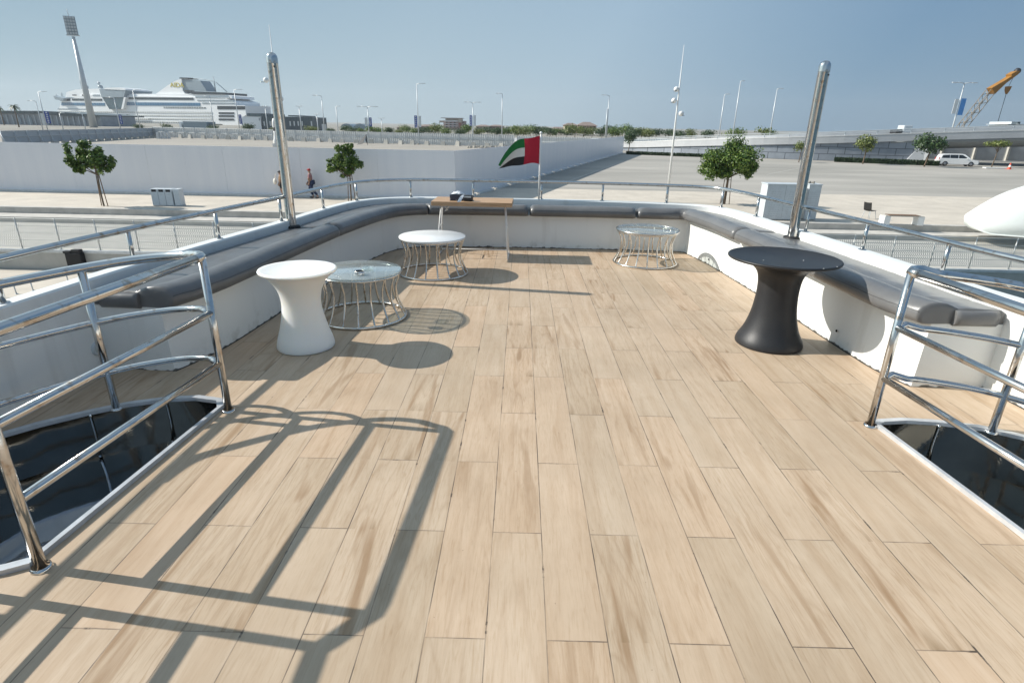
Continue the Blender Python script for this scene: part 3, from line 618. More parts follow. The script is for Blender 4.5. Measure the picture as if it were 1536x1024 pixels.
# tinted glass : partly see-through, glossy; pale diffuse part imitates reflected sky
def glass_mix(name, see, tintc, diff, gl, ior=1.6):
    M, N, L, P = nodes(name)
    N.remove(P); tb = N.new('ShaderNodeBsdfTransparent'); tb.inputs[0].default_value = (*tintc, 1); df = N.new('ShaderNodeBsdfDiffuse'); gg = N.new('ShaderNodeBsdfGlossy'); gg.inputs['Roughness'].default_value = .025; gg.inputs[0].default_value = (gl, gl, gl, 1)
    tc = N.new('ShaderNodeTexCoord'); nz = N.new('ShaderNodeTexNoise'); nz.inputs['Scale'].default_value = 4; nz.inputs['Detail'].default_value = 5; L.new(tc.outputs['Object'], nz.inputs['Vector'])
    rp = N.new('ShaderNodeValToRGB'); rp.color_ramp.elements[0].color = (*[x*.9 for x in diff], 1); rp.color_ramp.elements[1].color = (*diff, 1); L.new(nz.outputs[0], rp.inputs[0]); L.new(rp.outputs[0], df.inputs[0])
    m1 = N.new('ShaderNodeMixShader'); m1.inputs[0].default_value = see; L.new(df.outputs[0], m1.inputs[1]); L.new(tb.outputs[0], m1.inputs[2])
    lw = N.new('ShaderNodeLayerWeight'); lw.inputs[0].default_value = .5; pw = N.new('ShaderNodeMath'); pw.operation = 'POWER'; pw.inputs[1].default_value = 2.6; L.new(lw.outputs['Facing'], pw.inputs[0]); fr = N.new('ShaderNodeMath'); fr.operation = 'MULTIPLY_ADD'; fr.inputs[1].default_value = .62; fr.inputs[2].default_value = .05; L.new(pw.outputs[0], fr.inputs[0]); m2 = N.new('ShaderNodeMixShader'); L.new(fr.outputs[0], m2.inputs[0]); L.new(m1.outputs[0], m2.inputs[1]); L.new(gg.outputs[0], m2.inputs[2]); L.new(m2.outputs[0], N['Material Output'].inputs[0]); return M
def tint(): return glass_mix('tinted_table_glass', .78, (.92, .97, .97), (.84, .93, .95), 1., 2.1)
def clearg(): return glass_mix('clear_table_glass', .90, (.95, .98, .97), (.82, .9, .92), 1., 2.1)
MT['frost_glass'] = tint(); MT['clear'] = clearg()
coffee((-1.345, 4.70, 0), .375, .350, .415, 'frost', 'coffee table with tinted glass top, sky sheen put into its colour, holding two ashtrays')
coffee((-.957, 6.29, 0), .385, .366, .42, 'white', 'coffee table with solid white round top in front of the wooden table', .1)
coffee((1.575, 7.04, 0), .385, .375, .42, 'clear', 'coffee table with clear glass top standing alone at the far right', .05)
# ashtrays
a = at(539.5, 412, .415); t = empty('ashtray', a, 0, 'small round steel ashtray on the tinted glass coffee table', 'ashtray')
m_ = MB(); m_.lathe([(0, .0), (.036, 0), (.040, .004), (.040, .030), (.037, .031), (.036, .006), (0, .005)], n=28); m_.build('bowl', 'chrome', t)
m_ = MB(); m_.lathe([(.0405, .026), (.043, .028), (.043, .033), (.037, .034), (.036, .030)], n=28); m_.build('rim', 'steel_thin', t)
a = at(551.5, 405, .415); t = empty('ashtray', a, 0, 'clear glass ashtray behind the steel one on the same table', 'ashtray')
m_ = MB(); m_.lathe([(0, .0), (.042, 0), (.050, .006), (.052, .026), (.044, .027), (.040, .01), (0, .008)], n=28); m_.build('dish', 'clear', t)
for k in range(4):
    q = math.pi/2*k+.4; m_ = MB(); m_.box((.048*math.cos(q), .048*math.sin(q), .026), (.012, .012, .006), q, b=.002); m_.build('notch', 'lens', t)
# wooden trestle table
wt_ = empty('wooden_table', (-.575, 7.25, 0), R_(-1.2), 'narrow trestle table with brown wooden slab top and thin white folding legs', 'table')
m_ = MB(); m_.box((0, 0, .675), (.98, .50, .052), b=.004); m_.build('table_top', 'wood', wt_)
for sx in (-1, 1):
    for sy in (-1, 1):
        m_ = MB(); m_.tube([(sx*.395, sy*.05, .648), (sx*.42, sy*.12, .36), (sx*.445, sy*.19, .012)], .009, 8); m_.build('leg', 'white_paint', wt_)
    m_ = MB(); m_.tube([(sx*.445, -.2, .011), (sx*.445, .2, .011)], .009, 8); m_.build('foot_bar', 'white_paint', wt_)
    m_ = MB(); m_.tube([(sx*.419, -.115, .38), (sx*.419, .115, .38)], .006, 8); m_.build('cross_bar', 'white_paint', wt_)
m_ = MB(); m_.tube([(-.435, .15, .05), (.435, .15, .05)], .006, 8); m_.build('long_stretcher', 'white_paint', wt_)
kn = MB(); kn.tube(catmull([(-.35, -.06, .62), (-.33, -.08, .60), (-.30, -.07, .615), (-.33, -.06, .59), (-.345, -.075, .57), (-.31, -.08, .585)], 5), .006, 6); kn.build('cable_tie', 'white_paint', wt_)
bx_ = empty('tissue_box', (-.76, 7.17, .702), R_(6), 'dark printed tissue box with a white tissue pulled up, on the wooden table', 'tissue box')
m_ = MB(); m_.box((0, 0, .036), (.20, .11, .072), b=.003); m_.build('carton', 'box', bx_)
m_ = MB(); pts = []
for i in range(7):
    for j in range(7):
        u = i/6-.5; v = j/6-.5; pts.append((u*.15+.012*noise.noise(V(u*9, v*9, 1)), v*.09, .076+.05*(1-4*u*u)*(1-3*v*v)*(.6+.8*noise.noise(V(u*7, v*7, 5)))))
m_.add(pts, [(i*7+j, i*7+j+1, (i+1)*7+j+1, (i+1)*7+j) for i in range(6) for j in range(6)]); m_.build('tissue', 'napkin', bx_)
bx_ = empty('small_case', (-.625, 7.10, .702), R_(-8), 'small black camera case lying beside the tissue box on the wooden table', 'case')
m_ = MB(); m_.box((0, 0, .035), (.105, .08, .07), b=.008); m_.build('body', 'black', bx_); m_ = MB(); m_.box((0, -.041, .052), (.09, .004, .016), b=.001); m_.build('clasp', 'grey_metal', bx_)
m_ = MB(); pts = []
for i in range(9):
    for j in range(4):
        u = i/8; v = j/3-.5; pts.append((-.68-.05*u+v*.04, 7.085-.10*u+v*.02, .775-.07*u**1.5+.012*noise.noise(V(u*6, v*5, 2))))
m_.add(pts, [(i*4+j, i*4+j+1, (i+1)*4+j+1, (i+1)*4+j) for i in range(8) for j in range(3)]); m_.add([(x, y, z-.004) for x, y, z in pts], [(i*4+j, i*4+j+1, (i+1)*4+j+1, (i+1)*4+j) for i in range(8) for j in range(3)])
tag(m_.build('napkin', 'napkin'), 'crumpled white napkin draped between the tissue box and the black case', 'napkin')
# flagpole and flag
fb = Vector((.268, 8.205, CT)); fp = empty('flagpole', fb, 0, 'white flagpole on the front bulwark carrying a waving red, green, white and black flag', 'flag')
ftop = 1.46
for z in np.arange(1.3, 2.2, .002):
    q = RM@np.array([fb.x, fb.y, z-CAMH])
    if q[1]/q[2]*FPX+512 <= 201: ftop = z; break
ph = ftop-CT
m_ = MB(); m_.tube([(0, 0, 0), (0, 0, ph)], .013, 10); m_.build('pole', 'white_paint', fp); m_ = MB(); m_.ball((0, 0, ph+.012), .019, 8); m_.build('finial', 'white_paint', fp)
FH = .36
def flagpt(u, v):      # u 0..1 from the pole outwards, v 0 bottom ..1 top
    L_ = .56; x = -L_*u*(1-.06*math.sin(v*3)); y = -.05*math.sin(u*7+v*1.2)*u**.6-.10*u; z = ph-.02-FH*(1-v)
    top_ = ph-.03-(.07*u+.31*u**4)*1.0; bot_ = ph-.03-FH-.05*u**1.5+.012*math.sin(u*6); z = bot_+(top_-bot_)*v+.008*math.sin(u*11+v*2)
    return Vector((x-.013, y, z))
def flagpiece(u0, u1, v0, v1, name, m):
    k = MB(); n = 14; g_ = [flagpt(u0+(u1-u0)*i/n, v0+(v1-v0)*j/n) for i in range(n+1) for j in range(n+1)]
    k.add(g_, [(i*(n+1)+j, i*(n+1)+j+1, (i+1)*(n+1)+j+1, (i+1)*(n+1)+j) for i in range(n) for j in range(n)], True); k.build(name, m, fp)
flagpiece(0, .38, 0, 1, 'red_band', 'red'); flagpiece(.38, 1, .667, 1, 'green_band', 'green'); flagpiece(.38, 1, .333, .667, 'white_band', 'flagwhite'); flagpiece(.38, 1, 0, .333, 'black_band', 'flagblack')

# ================================================================== QUAY
def mesh_fence():
    f = empty('mesh_fence', (0, 22.25, -3.35), 0, 'low wire mesh safety fence with thin pale posts along the quay edge', 'fence')
    xs = [-19.75+1.56*k for k in range(-9, 36)]
    for x in xs:
        if -34 < x < 34:
            m_ = MB(); m_.tube([(x, 0, 0), (x, 0, 1.22)], .022, 8); m_.box((x, 0, .01), (.12, .1, .015)); m_.build('post', 'mesh', f)
    m_ = MB()
    for z in (.08, .36, .64, .92, 1.2): m_.tube([(-34, 0, z), (34, 0, z)], .010 if z != 1.2 else .016, 4, caps=False)
    m_.build('wire', 'mesh', f)
    m_ = MB(); n = 900
    for k in range(n):        # diamond mesh: zig-zag wires
        x = -34+68*k/n; d = .0755
        for sg in (-1, 1):
            m_.add([(x, sg*.002, .08), (x+.015, sg*.002, .08), (x+.015+sg*d*5, sg*.002, 1.2), (x+sg*d*5, sg*.002, 1.2)], [(0, 1, 2, 3)])
    o = m_.build('netting', 'mesh', f, fix=False); 
mesh_fence()
# fender block on the quay wall
p = at(113, 408, -4.13); f = empty('dock_fender', (p.x, 21.93, -4.13), 0, 'square black rubber dock fender fixed to the quay wall', 'fender')
m_ = MB(); m_.box((0, 0, .36), (.62, .26, .74), b=.03); m_.build('pad', 'rubber', f); m_ = MB(); m_.box((-.22, -.02, .76), (.30, .2, .1), b=.02); m_.box((.12, .0, .80), (.34, .2, .14), b=.02); m_.build('bracket', 'black', f)
# rope stanchions on pontoon
f = empty('rope_barrier', (-17, 19.3, -4.13), 0, 'low rope barrier with thin dark posts on the pontoon at the left', 'rope barrier')
pp = [at(4, 446, -4.13), at(25, 441, -4.13), at(50, 436, -4.13), at(103, 424, -4.13)]; tops = []
for q in pp:
    m_ = MB(); m_.tube([q, q+V(-.02, 0, .42)], .02, 8); m_.lathe([(.05, .0), (.05, .015), (.02, .02)], q, 10); m_.build('post', 'grey_metal', f, rel=True); tops.append(q+V(-.02, 0, .40))
m_ = MB(); P_ = []
for a, b_ in zip(tops[:-1], tops[1:]):
    for k in range(9):
        u = k/8; P_.append(a.lerp(b_, u)-V(0, 0, .10*math.sin(math.pi*u)))
m_.tube(P_, .009, 6); m_.build('rope', 'grey_metal', f, rel=True)
# recycling bins
def bins(loc, lab):
    b_ = empty('recycling_bin', loc, R_(3), lab, 'bin'); 
    for k in range(4):
        x = -.55+.37*k if k < 3 else .60; w = .355 if k < 3 else .30
        m_ = MB(); m_.box((x, 0, .46), (w, .5, .86), b=.01); m_.build('cabinet', 'bin_white', b_)
        if k < 3:
            m_ = MB(); m_.box((x, -.252, .80), (.24, .012, .12), b=.003); m_.build('slot', 'black', b_)
            m_ = MB(); m_.box((x, -.252, .62), (.12, .008, .03)); m_.build('label_plate', 'grey_metal', b_)
    m_ = MB(); m_.box((.02, .0, .03), (1.5, .46, .05)); m_.build('plinth', 'grey_metal', b_)
p = at(251, 309, Q); bins((p.x, p.y+.2, Q), 'pale grey recycling station with three dark slots on the promenade')
# perforated cabinets right
def cabinet(loc, w, lab, tz=1.65):
    c_ = empty('utility_cabinet', loc, R_(-2), lab, 'cabinet', 'grey cabinets behind the right railing')
    m_ = MB(); m_.box((0, 0, tz/2+.04), (w, .9, tz), b=.015); m_.build('casing', 'grey_metal', c_)
    nn = max(1, round(w/.8))
    for k in range(nn):
        x = -w/2+(k+.5)*w/nn; m_ = MB(); 
        for a in range(7):
            for b2 in range(12): m_.ball((x-.24+.08*a+(.04 if b2 % 2 else 0), -.452, .22+.11*b2), (.013, .004, .022), 4)
        m_.box((x-w/nn/2+.012, -.453, tz/2+.04), (.014, .008, tz-.06)); m_.build('door_panel', 'shade_conc', c_)
    m_ = MB(); m_.box((0, 0, .02), (w-.08, .8, .05)); m_.build('plinth', 'conc', c_)
    m_ = MB(); m_.box((0, 0, tz+.06), (w+.06, .96, .05), b=.01); m_.build('lid', 'grey_metal', c_); return c_
p = at(1172, 331, Q); cabinet((p.x, p.y+.55, Q), 1.85, 'wide grey perforated utility cabinet left of the right pole', 1.75); p = at(1219, 331, Q); c2 = cabinet((p.x-.12, p.y+.55, Q), .62, 'narrow grey perforated utility cabinet right of the right pole with rubbish on its lid', 1.75)
m_ = MB()
for k in range(7): m_.ball((.0+rnd.uniform(-.22, .22), rnd.uniform(-.2, .2), 1.86+rnd.uniform(0, .05)), (.07, .06, .045), 5)
m_.build('litter', 'rubble', c2)
# chair on the promenade
p = at(1303, 329, Q); ch = empty('plastic_chair', (p.x+.1, p.y+.2, Q), R_(112), 'black shell chair with thin metal legs standing alone on the promenade', 'chair')
m_ = MB(); pts = []
for i in range(9):
    for j in range(7):
        u = i/8; v = j/6-.5
        if u < .45: y = -.21+.42*u/.45; z = .45-.02*math.sin(u*5); 
        else: q = (u-.45)/.55; y = .21+.10*q; z = .45+.42*q+.0
        pts.append(V(v*.46*(1-.08*max(0, u-.6)), y, z+.08*v*v))
idx = [(i*7+j, i*7+j+1, (i+1)*7+j+1, (i+1)*7+j) for i in range(8) for j in range(6)]
m_.add(pts, idx, True); m_.add([q+V(0, .012, -.018) for q in pts], idx, True)
m_.build('seat_shell', 'seat_black', ch)
for x in (-.2, .2):
    for y, yy in ((-.18, -.25), (.18, .26)):
        m_ = MB(); m_.tube([(x*.8, y, .44), (x*1.15, yy, 0)], .013, 6); m_.build('leg', 'grey_metal', ch)
# concrete bench
p = at(1355, 338, Q); be = empty('concrete_bench', (p.x, p.y+.25, Q), R_(-3), 'white concrete bench with dark slatted seat on the promenade beside the chair', 'bench')
for x in (-.83, .83): m_ = MB(); m_.box((x, 0, .21), (.30, .5, .42), b=.012); m_.build('block_leg', 'white_paint', be)
m_ = MB(); m_.box((0, 0, .44), (1.9, .5, .04), b=.006); m_.build('slab', 'conc', be)
for k in range(4): m_ = MB(); m_.box((0, -.18+.12*k, .475), (1.5, .10, .025), b=.003); m_.build('seat_slat', 'stake', be)
# white shell (upturned boat) at the right edge
def shell():
    p0 = at(1441, 326, Q+.75); b0 = at(1462, 347, Q); 
    o_ = empty('upturned_boat', (b0.x, b0.y, Q), 0, 'smooth white upturned boat hull resting at the quay edge on the far right', 'boat')
    rings = []; L_ = 6.5; n = 22
    for i in range(n+1):
        u = i/n; x = -.6+L_*u; w = 1.35*math.sqrt(max(0, 1-(1-min(1, u*1.7))**2))+.02; h = float(np.interp(x+.6, [0, .66, 1.3, 2.0, 3.2, 4.6, 6.5], [.72, 1.32, 1.82, 2.15, 2.6, 2.8, 2.6])); base = .45*max(0, 1-u*9)+.0
        if i == 0: w = .02; base = .62; h = .72
        rings.append([V(x, w*math.cos(a), base+(h-base)*(max(0, math.sin(a))**.75)) for a in [math.pi*k/16 for k in range(17)]])
    m_ = MB(); m_.loft([[(V(q.x, q.y, q.z)) for q in r] for r in rings], closed=True, caps=True); h = m_.build('hull', 'shell', o_)
    m_ = MB(); m_.tube([r[8]+V(0, 0, .01) for r in rings], .03, 6); m_.build('keel', 'shell', o_)
    m_ = MB(); m_.tube([r[16]+V(0, -.01, .03) for r in rings[1:]], .035, 6); m_.build('gunwale', 'shell', o_)
    o_.rotation_euler.z = R_(-14)
shell()

# masts with spherical lights
def spot_mast(base, H, lab, rz=0., offs=None):
    r = empty('floodlight_mast', base, rz, lab, 'light mast', 'white masts with spherical floodlights')
    m_ = MB(); m_.tube([(0, 0, 0), (0, 0, H*.62), (0, 0, H)], .085, 12, taper=.012); m_.build('pole', 'white_paint', r)
    for z, dx, dy in (offs or ((H*.735, -.17, -.02), (H*.665, -.26, -.1), (H*.585, .27, -.05))):
        m_ = MB(); m_.ball((dx, dy, z), (.155, .15, .15), 10); o = m_.build('lamp_globe', 'white_paint', r)
        m_ = MB(); m_.lathe([(0, .0), (.095, .0), (.10, -.02)], (dx*1.38, dy-.06, z-.1), 16); m_.build('lens', 'window', o)
        m_ = MB(); m_.tube([(0, 0, z), (dx*.6, dy*.6, z)], .025, 6); m_.build('bracket', 'white_paint', r)
p = at(1000, 303, Q); spot_mast((p.x, p.y, Q), 8.95, 'white tapering mast with spherical floodlights on the promenade right of the flag')
a = at(434, 297, Q); spot_mast((a.x, a.y, Q), 9.35, 'white tapering floodlight mast mostly hidden behind the left steel pole', offs=((6.55, -.50, -.1), (5.6, .1, .2)))

# hoarding
def wallseg(m_, a, b_, z0, z1, th=.05, step=2.4):
    a = V(*a, 0); b_ = V(*b_, 0); d = (b_-a); n = int(d.length/step)+1; u = d.normalized(); ang = math.atan2(d.y, d.x)
    for k in range(n):
        s0 = d.length*k/n; s1 = d.length*(k+1)/n; c = a+u*(s0+s1)/2; off = .004*(k % 2)
        m_.box((c.x, c.y+off, (z0+z1)/2), (s1-s0-.006, th, z1-z0), ang)
HZ = Q+2.9
h = empty('hoarding', (-4, 36.2, Q), 0, 'long smooth pale grey site hoarding running along the promenade and back into the lot', 'hoarding')
m_ = MB(); wallseg(m_, (-110, 36.2), (-4, 36.2), Q+.12, HZ); m_.build('front_panels', 'hoard', h, rel=True)
m_ = MB(); wallseg(m_, (-4, 36.2), (19.1, 112.6), Q+.12, HZ); m_.build('side_panels', 'hoard', h, rel=True)
m_ = MB(); m_.box((-57, 36.1, Q+.055), (106, .28, .115)); m_.build('kerb_base', 'kerb', h, rel=True)
a = V(-4, 36.2, 0); b_ = V(19.1, 112.6, 0); d = (b_-a).normalized(); ang = math.atan2(d.y, d.x)
m_ = MB(); c = (a+b_)/2
for k in range(22):
    q = a+d*(1.5+3.6*k); m_.box((q.x+.12, q.y, Q+.055), (2.9, .26, .115), ang)
m_.build('kerb_base', 'kerb', h, rel=True)

# far sheet fence
FA, FB, FC = V(-80, 92, Q), V(-93.5, 153, Q), V(-1.5, 131, Q)
def corr(a, b_, z0, z1, wave=.5, amp=.07):
    m_ = MB(); d = b_-a; n = int(d.length/wave)*4; u = d.normalized(); nn = V(-u.y, u.x, 0); A = []; B = []
    for k in range(n+1):
        s = (0, 1, 1, 0)[k % 4]; p = a+d*k/n+nn*amp*s; A.append(V(p.x, p.y, z0)); B.append(V(p.x, p.y, z1))
    m_.strip(A, B); return m_
fl = empty('site_fence', FA, 0, 'panelled site fence with props, its shaded side coloured grey blue, running away at the far left', 'fence')
m_ = MB(); wallseg(m_, FA[:2], FB[:2], Q+.25, Q+2.15, .06, 3.4); m_.build('panels', 'fence_shaded', fl, rel=True)  # shade on this side of the fence is put into the grey-blue colour
m_ = MB(); d = FB-FA; ang = math.atan2(d.y, d.x); m_.tube([FA+V(.1, 0, 1.35), FB+V(.1, 0, 1.35)], .05, 4); m_.tube([FA+V(.1, 0, 2.2), FB+V(.1, 0, 2.2)], .05, 4); m_.build('rails', 'grey_metal', fl, rel=True)
for k in range(19):
    q = FA+d*k/18; m_ = MB(); m_.tube([q+V(.12, 0, 0), q+V(.12, 0, 2.25)], .06, 5); m_.tube([q+V(.12, -.2, 2.0), q+V(1.3, -.8, .05)], .045, 5); m_.build('prop', 'grey_metal', fl, rel=True)
    m_ = MB(); m_.box(q+V(1.2, -.8, .2), (1.5, .6, .4), ang); m_.build('ballast_block', 'pale_conc', fl, rel=True)
fr = empty('site_fence', FB, 0, 'long white corrugated sheet fence across the back of the sandy ground', 'fence')
corr(FB, FC, Q+.05, Q+2.45).build('sheets', 'fence', fr, rel=True)
m_ = MB(); m_.tube([FB+V(0, -.12, 1.3), FC+V(0, -.12, 1.3)], .04, 4); m_.tube([FB+V(0, -.12, 2.42), FC+V(0, -.12, 2.42)], .045, 4); m_.build('rails', 'grey_metal', fr, rel=True)
d = FC-FB
for k in range(31): q = FB+d*k/30; m_ = MB(); m_.box(q+V(0, -.2, 1.25), (.1, .1, 2.5)); m_.build('post', 'grey_metal', fr, rel=True)
FD = V(34, 127, Q)
fe = empty('site_fence', FC, 0, 'shorter white corrugated fence continuing lower to the right behind the hoarding', 'fence')
corr(FC+V(.6, 1.5, 0), FD, Q+.05, Q+2.25).build('sheets', 'fence', fe, rel=True)
m_ = MB(); m_.tube([FC+V(.6, 1.35, 1.2), FD+V(0, -.15, 1.2)], .04, 4); m_.build('rail', 'grey_metal', fe, rel=True)
# concrete blocks along the fence
blk = MB(); blk.add([(-.55, -.35, 0), (.55, -.35, 0), (.55, .35, 0), (-.55, .35, 0), (-.42, -.18, .95), (.42, -.18, .95), (.42, .18, .95), (-.42, .18, .95)], [(0, 3, 2, 1), (4, 5, 6, 7), (0, 1, 5, 4), (1, 2, 6, 5), (2, 3, 7, 6), (3, 0, 4, 7)])
first = None; ang = math.atan2((FC-FB).y, (FC-FB).x)
for k in range(27):
    q = FB+(FC-FB)*(k+.6+rnd.uniform(-.12, .12))/27.3+V(0, -1.6+rnd.uniform(-.3, .3), 0)
    if first is None: o = first = blk.build('concrete_block', 'pale_conc')
    else: o = first.copy(); C.objects.link(o)
    o.location = q; o.rotation_euler.z = ang+rnd.uniform(-.25, .25); o.scale = (1, 1, rnd.uniform(.8, 1.05))
    tag(o, 'grey concrete ballast block at the foot of the white fence, %s from the left' % ORD[k], 'concrete block', 'concrete blocks along the white fence')
first = None
cb_ = MB(); cb_.add([(-.3, -.25, 0), (.3, -.25, 0), (.3, .25, 0), (-.3, .25, 0), (-.22, -.1, 1.5), (.16, -.1, 1.5), (.16, .1, 1.5), (-.22, .1, 1.5)], [(0, 3, 2, 1), (4, 5, 6, 7), (0, 1, 5, 4), (1, 2, 6, 5), (2, 3, 7, 6), (3, 0, 4, 7)])
for k, x in enumerate((237.5, 243, 248.5, 254)):
    o = cb_.build('barrier', 'kerb') if first is None else first.copy()
    if first is None: first = o
    else: C.objects.link(o)
    o.location = at(x, 208.3, Q); tag(o, 'small upright white barrier at the far fence corner, %s of four from the left' % ORD[k], 'barrier', 'white barriers at the fence corner')
# rubble heaps
m_ = MB()
for (x0, x1, y, n) in ((395, 470, 210.5, 60), (700, 745, 222, 60), (745, 772, 222, 40), (480, 600, 213, 60), (610, 700, 217, 70)):
    for k in range(n):
        q = at(rnd.uniform(x0, x1), y-rnd.uniform(0, 1.5)+.019*(0), Q); s = rnd.uniform(.12, .45); m_.ball(q+V(0, 0, s*.3), (s, s*.8, s*.5), 3)
tag(m_.build('rubble', 'rubble'), 'low heaps of pale rubble in front of the white fence', 'rubble', kind='stuff')
# black tarpaulin
a, b_, c, e = at(535, 217.5, Q), at(551, 217.8, Q), at(549, 201, Q), at(543, 217, Q)
yb = a.y-1; a = atY(535, 217.5, yb); b_ = atY(551.5, 217.8, yb); c = atY(549.3, 201.5, yb+.9); e = atY(544, 216, yb-.3)
t_ = MB(); t_.extr([a, e, c], (0, .15, 0)); t_.extr([atY(548, 210, yb-.2), b_, c], (0, .2, 0)); o = t_.build('tarpaulin', 'tarp'); tag(o, 'black triangular tarpaulin propped against the white fence', 'tarpaulin')
# wrapped equipment post
q = at(416, 220.5, Q); w = empty('equipment_tower', q, 0, 'white wrapped equipment tower with a black band standing behind the hoarding', 'equipment')
m_ = MB(); m_.box((0, 0, .3), (1.3, 1.0, .6), b=.03); m_.build('base_block', 'kerb', w)
m_ = MB(); m_.lathe([(.55, .6), (.62, .9), (.45, 1.5), (.33, 2.3), (.36, 2.7), (.30, 2.75)], n=16); m_.build('lower_wrap', 'white_paint', w)
m_ = MB(); m_.lathe([(.36, 2.72), (.38, 3.3), (.34, 3.35)], n=16); m_.build('band', 'black', w); m_ = MB(); m_.lathe([(.36, 3.3), (.48, 3.7), (.40, 4.3), (.25, 4.8), (.0, 4.9)], n=16); m_.build('upper_wrap', 'white_paint', w)

# ================================================================== TREES
def leaves(m_, blobs, n, size, r):
    for _ in range(n):
        c, rad = blobs[r.randrange(len(blobs))]
        d = Vector((r.gauss(0, 1), r.gauss(0, 1), r.gauss(0, 1))).normalized(); f = r.random()**.38
        k = 1+.22*noise.noise(Vector((d.x*2.2+c[0]*3, d.y*2.2, d.z*2.2)))
        p = Vector((c[0]+d.x*rad[0]*f*k, c[1]+d.y*rad[1]*f*k, c[2]+d.z*rad[2]*f*k))
        nrm = (d+Vector((r.gauss(0, .55), r.gauss(0, .55), r.gauss(.35, .5)))).normalized(); t = nrm.orthogonal().normalized(); t.rotate(Matrix.Rotation(r.uniform(0, 6.28), 3, nrm)); b2 = nrm.cross(t)
        s = size*r.uniform(.6, 1.25)
        m_.add([p-t*s*.5, p+b2*s*.28+nrm*s*.06, p+t*s*.5, p-b2*s*.28+nrm*s*.06], [(0, 1, 2, 3)])
def limb(m_, a, b_, r0, r1, r, bend=.08):
    a = V(*a); b_ = V(*b_); L_ = (b_-a).length; mid = (a+b_)/2+Vector((r.uniform(-1, 1), r.uniform(-1, 1), 0))*bend*L_
    P = catmull([a, mid, b_], 4); m_.tube(P, r0, 7, taper=r1)
def quay_tree(base, H, blobs, n, size, lab, seed, stakes=True, leafm='leaf', dense=False, tr=.045):
    r = random.Random(seed); sub = []
    for c, rad in blobs:
        for _ in range(12 if dense else 10):
            d = Vector((r.gauss(0, 1), r.gauss(0, 1), r.gauss(.15, 1))).normalized(); f = r.uniform(.4, 1.0); q = r.uniform(.45, .68) if dense else r.uniform(.30, .50)
            sub.append(((c[0]+d.x*rad[0]*f, c[1]+d.y*rad[1]*f, c[2]+d.z*rad[2]*f), (rad[0]*q, rad[1]*q, rad[2]*q)))
        if dense: sub.append((c, tuple(x*.8 for x in rad))); sub.append((c, tuple(x*.8 for x in rad)))
    t = empty('tree', base, 0, lab, 'tree')
    zs = min(b_[0][2]-b_[1][2]*.3 for b_ in blobs); tm = MB(); limb(tm, (0, 0, -.05), (.03, .02, zs*.9), tr, tr*.75, r, .03)
    for (c, rad) in blobs: limb(tm, (.03, .02, zs*.86), (c[0]*.85, c[1]*.85, c[2]), tr*.7, .012, r, .12)
    for _ in range(14):
        c, rad = blobs[r.randrange(len(blobs))]; limb(tm, (c[0]*.5, c[1]*.5, (zs+c[2])/2), (c[0]+r.uniform(-.7, .7)*rad[0], c[1]+r.uniform(-.7, .7)*rad[1], c[2]+r.uniform(-.5, .6)*rad[2]), .018, .006, r, .15)
    tm.build('trunk', 'bark', t); lm = MB(); leaves(lm, sub, n, size, r); lm.build('crown', leafm, t, fix=False)
    if stakes:
        for dx, dy in ((.22, -.1), (-.16, .12)): s_ = MB(); s_.tube([(dx*1.3, dy, 0), (dx*.75, dy, zs*.97)], .022, 6); s_.build('stake', 'stake', t)
        s_ = MB(); s_.tube([(-.14, .1, zs*.8), (.0, -.08, zs*.8), (.19, -.08, zs*.8)], .012, 6); s_.build('tie', 'rubber', t)
    return t
quay_tree(at(156, 309, Q), 3, [((-.95, 0, 2.55), (.48, .5, .62)), ((-.15, .1, 2.85), (.62, .55, .5)), ((.75, -.1, 2.25), (.50, .5, .60)), ((-.4, .3, 2.2), (.6, .5, .42)), ((.2, -.2, 2.3), (.55, .5, .45)), ((-1.05, .1, 1.95), (.3, .35, .35))], 5600, .165, 'small promenade tree with a lobed crown in front of the hoarding, far left', 3)
quay_tree(at(527, 302, Q), 3, [((-.25, 0, 2.85), (.42, .4, .42)), ((-.55, .1, 2.35), (.58, .5, .45)), ((.0, -.1, 2.3), (.5, .5, .55)), ((-.95, .1, 1.95), (.42, .4, .33)), ((-.45, 0, 1.75), (.6, .5, .38)), ((.48, 0, 2.15), (.33, .35, .33)), ((.2, .1, 2.9), (.22, .3, .3)), ((.1, 0, 1.8), (.42, .4, .3))], 5600, .16, 'staked promenade tree with a ragged lopsided crown right of the two walkers', 5)
quay_tree(at(1086, 306, Q), 4, [((-.8, 0, 2.65), (1.0, .9, .85)), ((.1, .2, 3.05), (1.0, .9, .75)), ((.8, 0, 2.7), (.9, .9, .85)), ((.1, -.3, 2.4), (1.15, .9, .65)), ((-1.15, 0, 2.1), (.6, .6, .5)), ((1.1, .0, 2.15), (.5, .6, .45)), ((-.4, -.1, 1.95), (.55, .5, .32))], 17000, .15, 'promenade tree with a dense broad round crown right of the light mast', 8, dense=True, tr=.085)
far_first = []
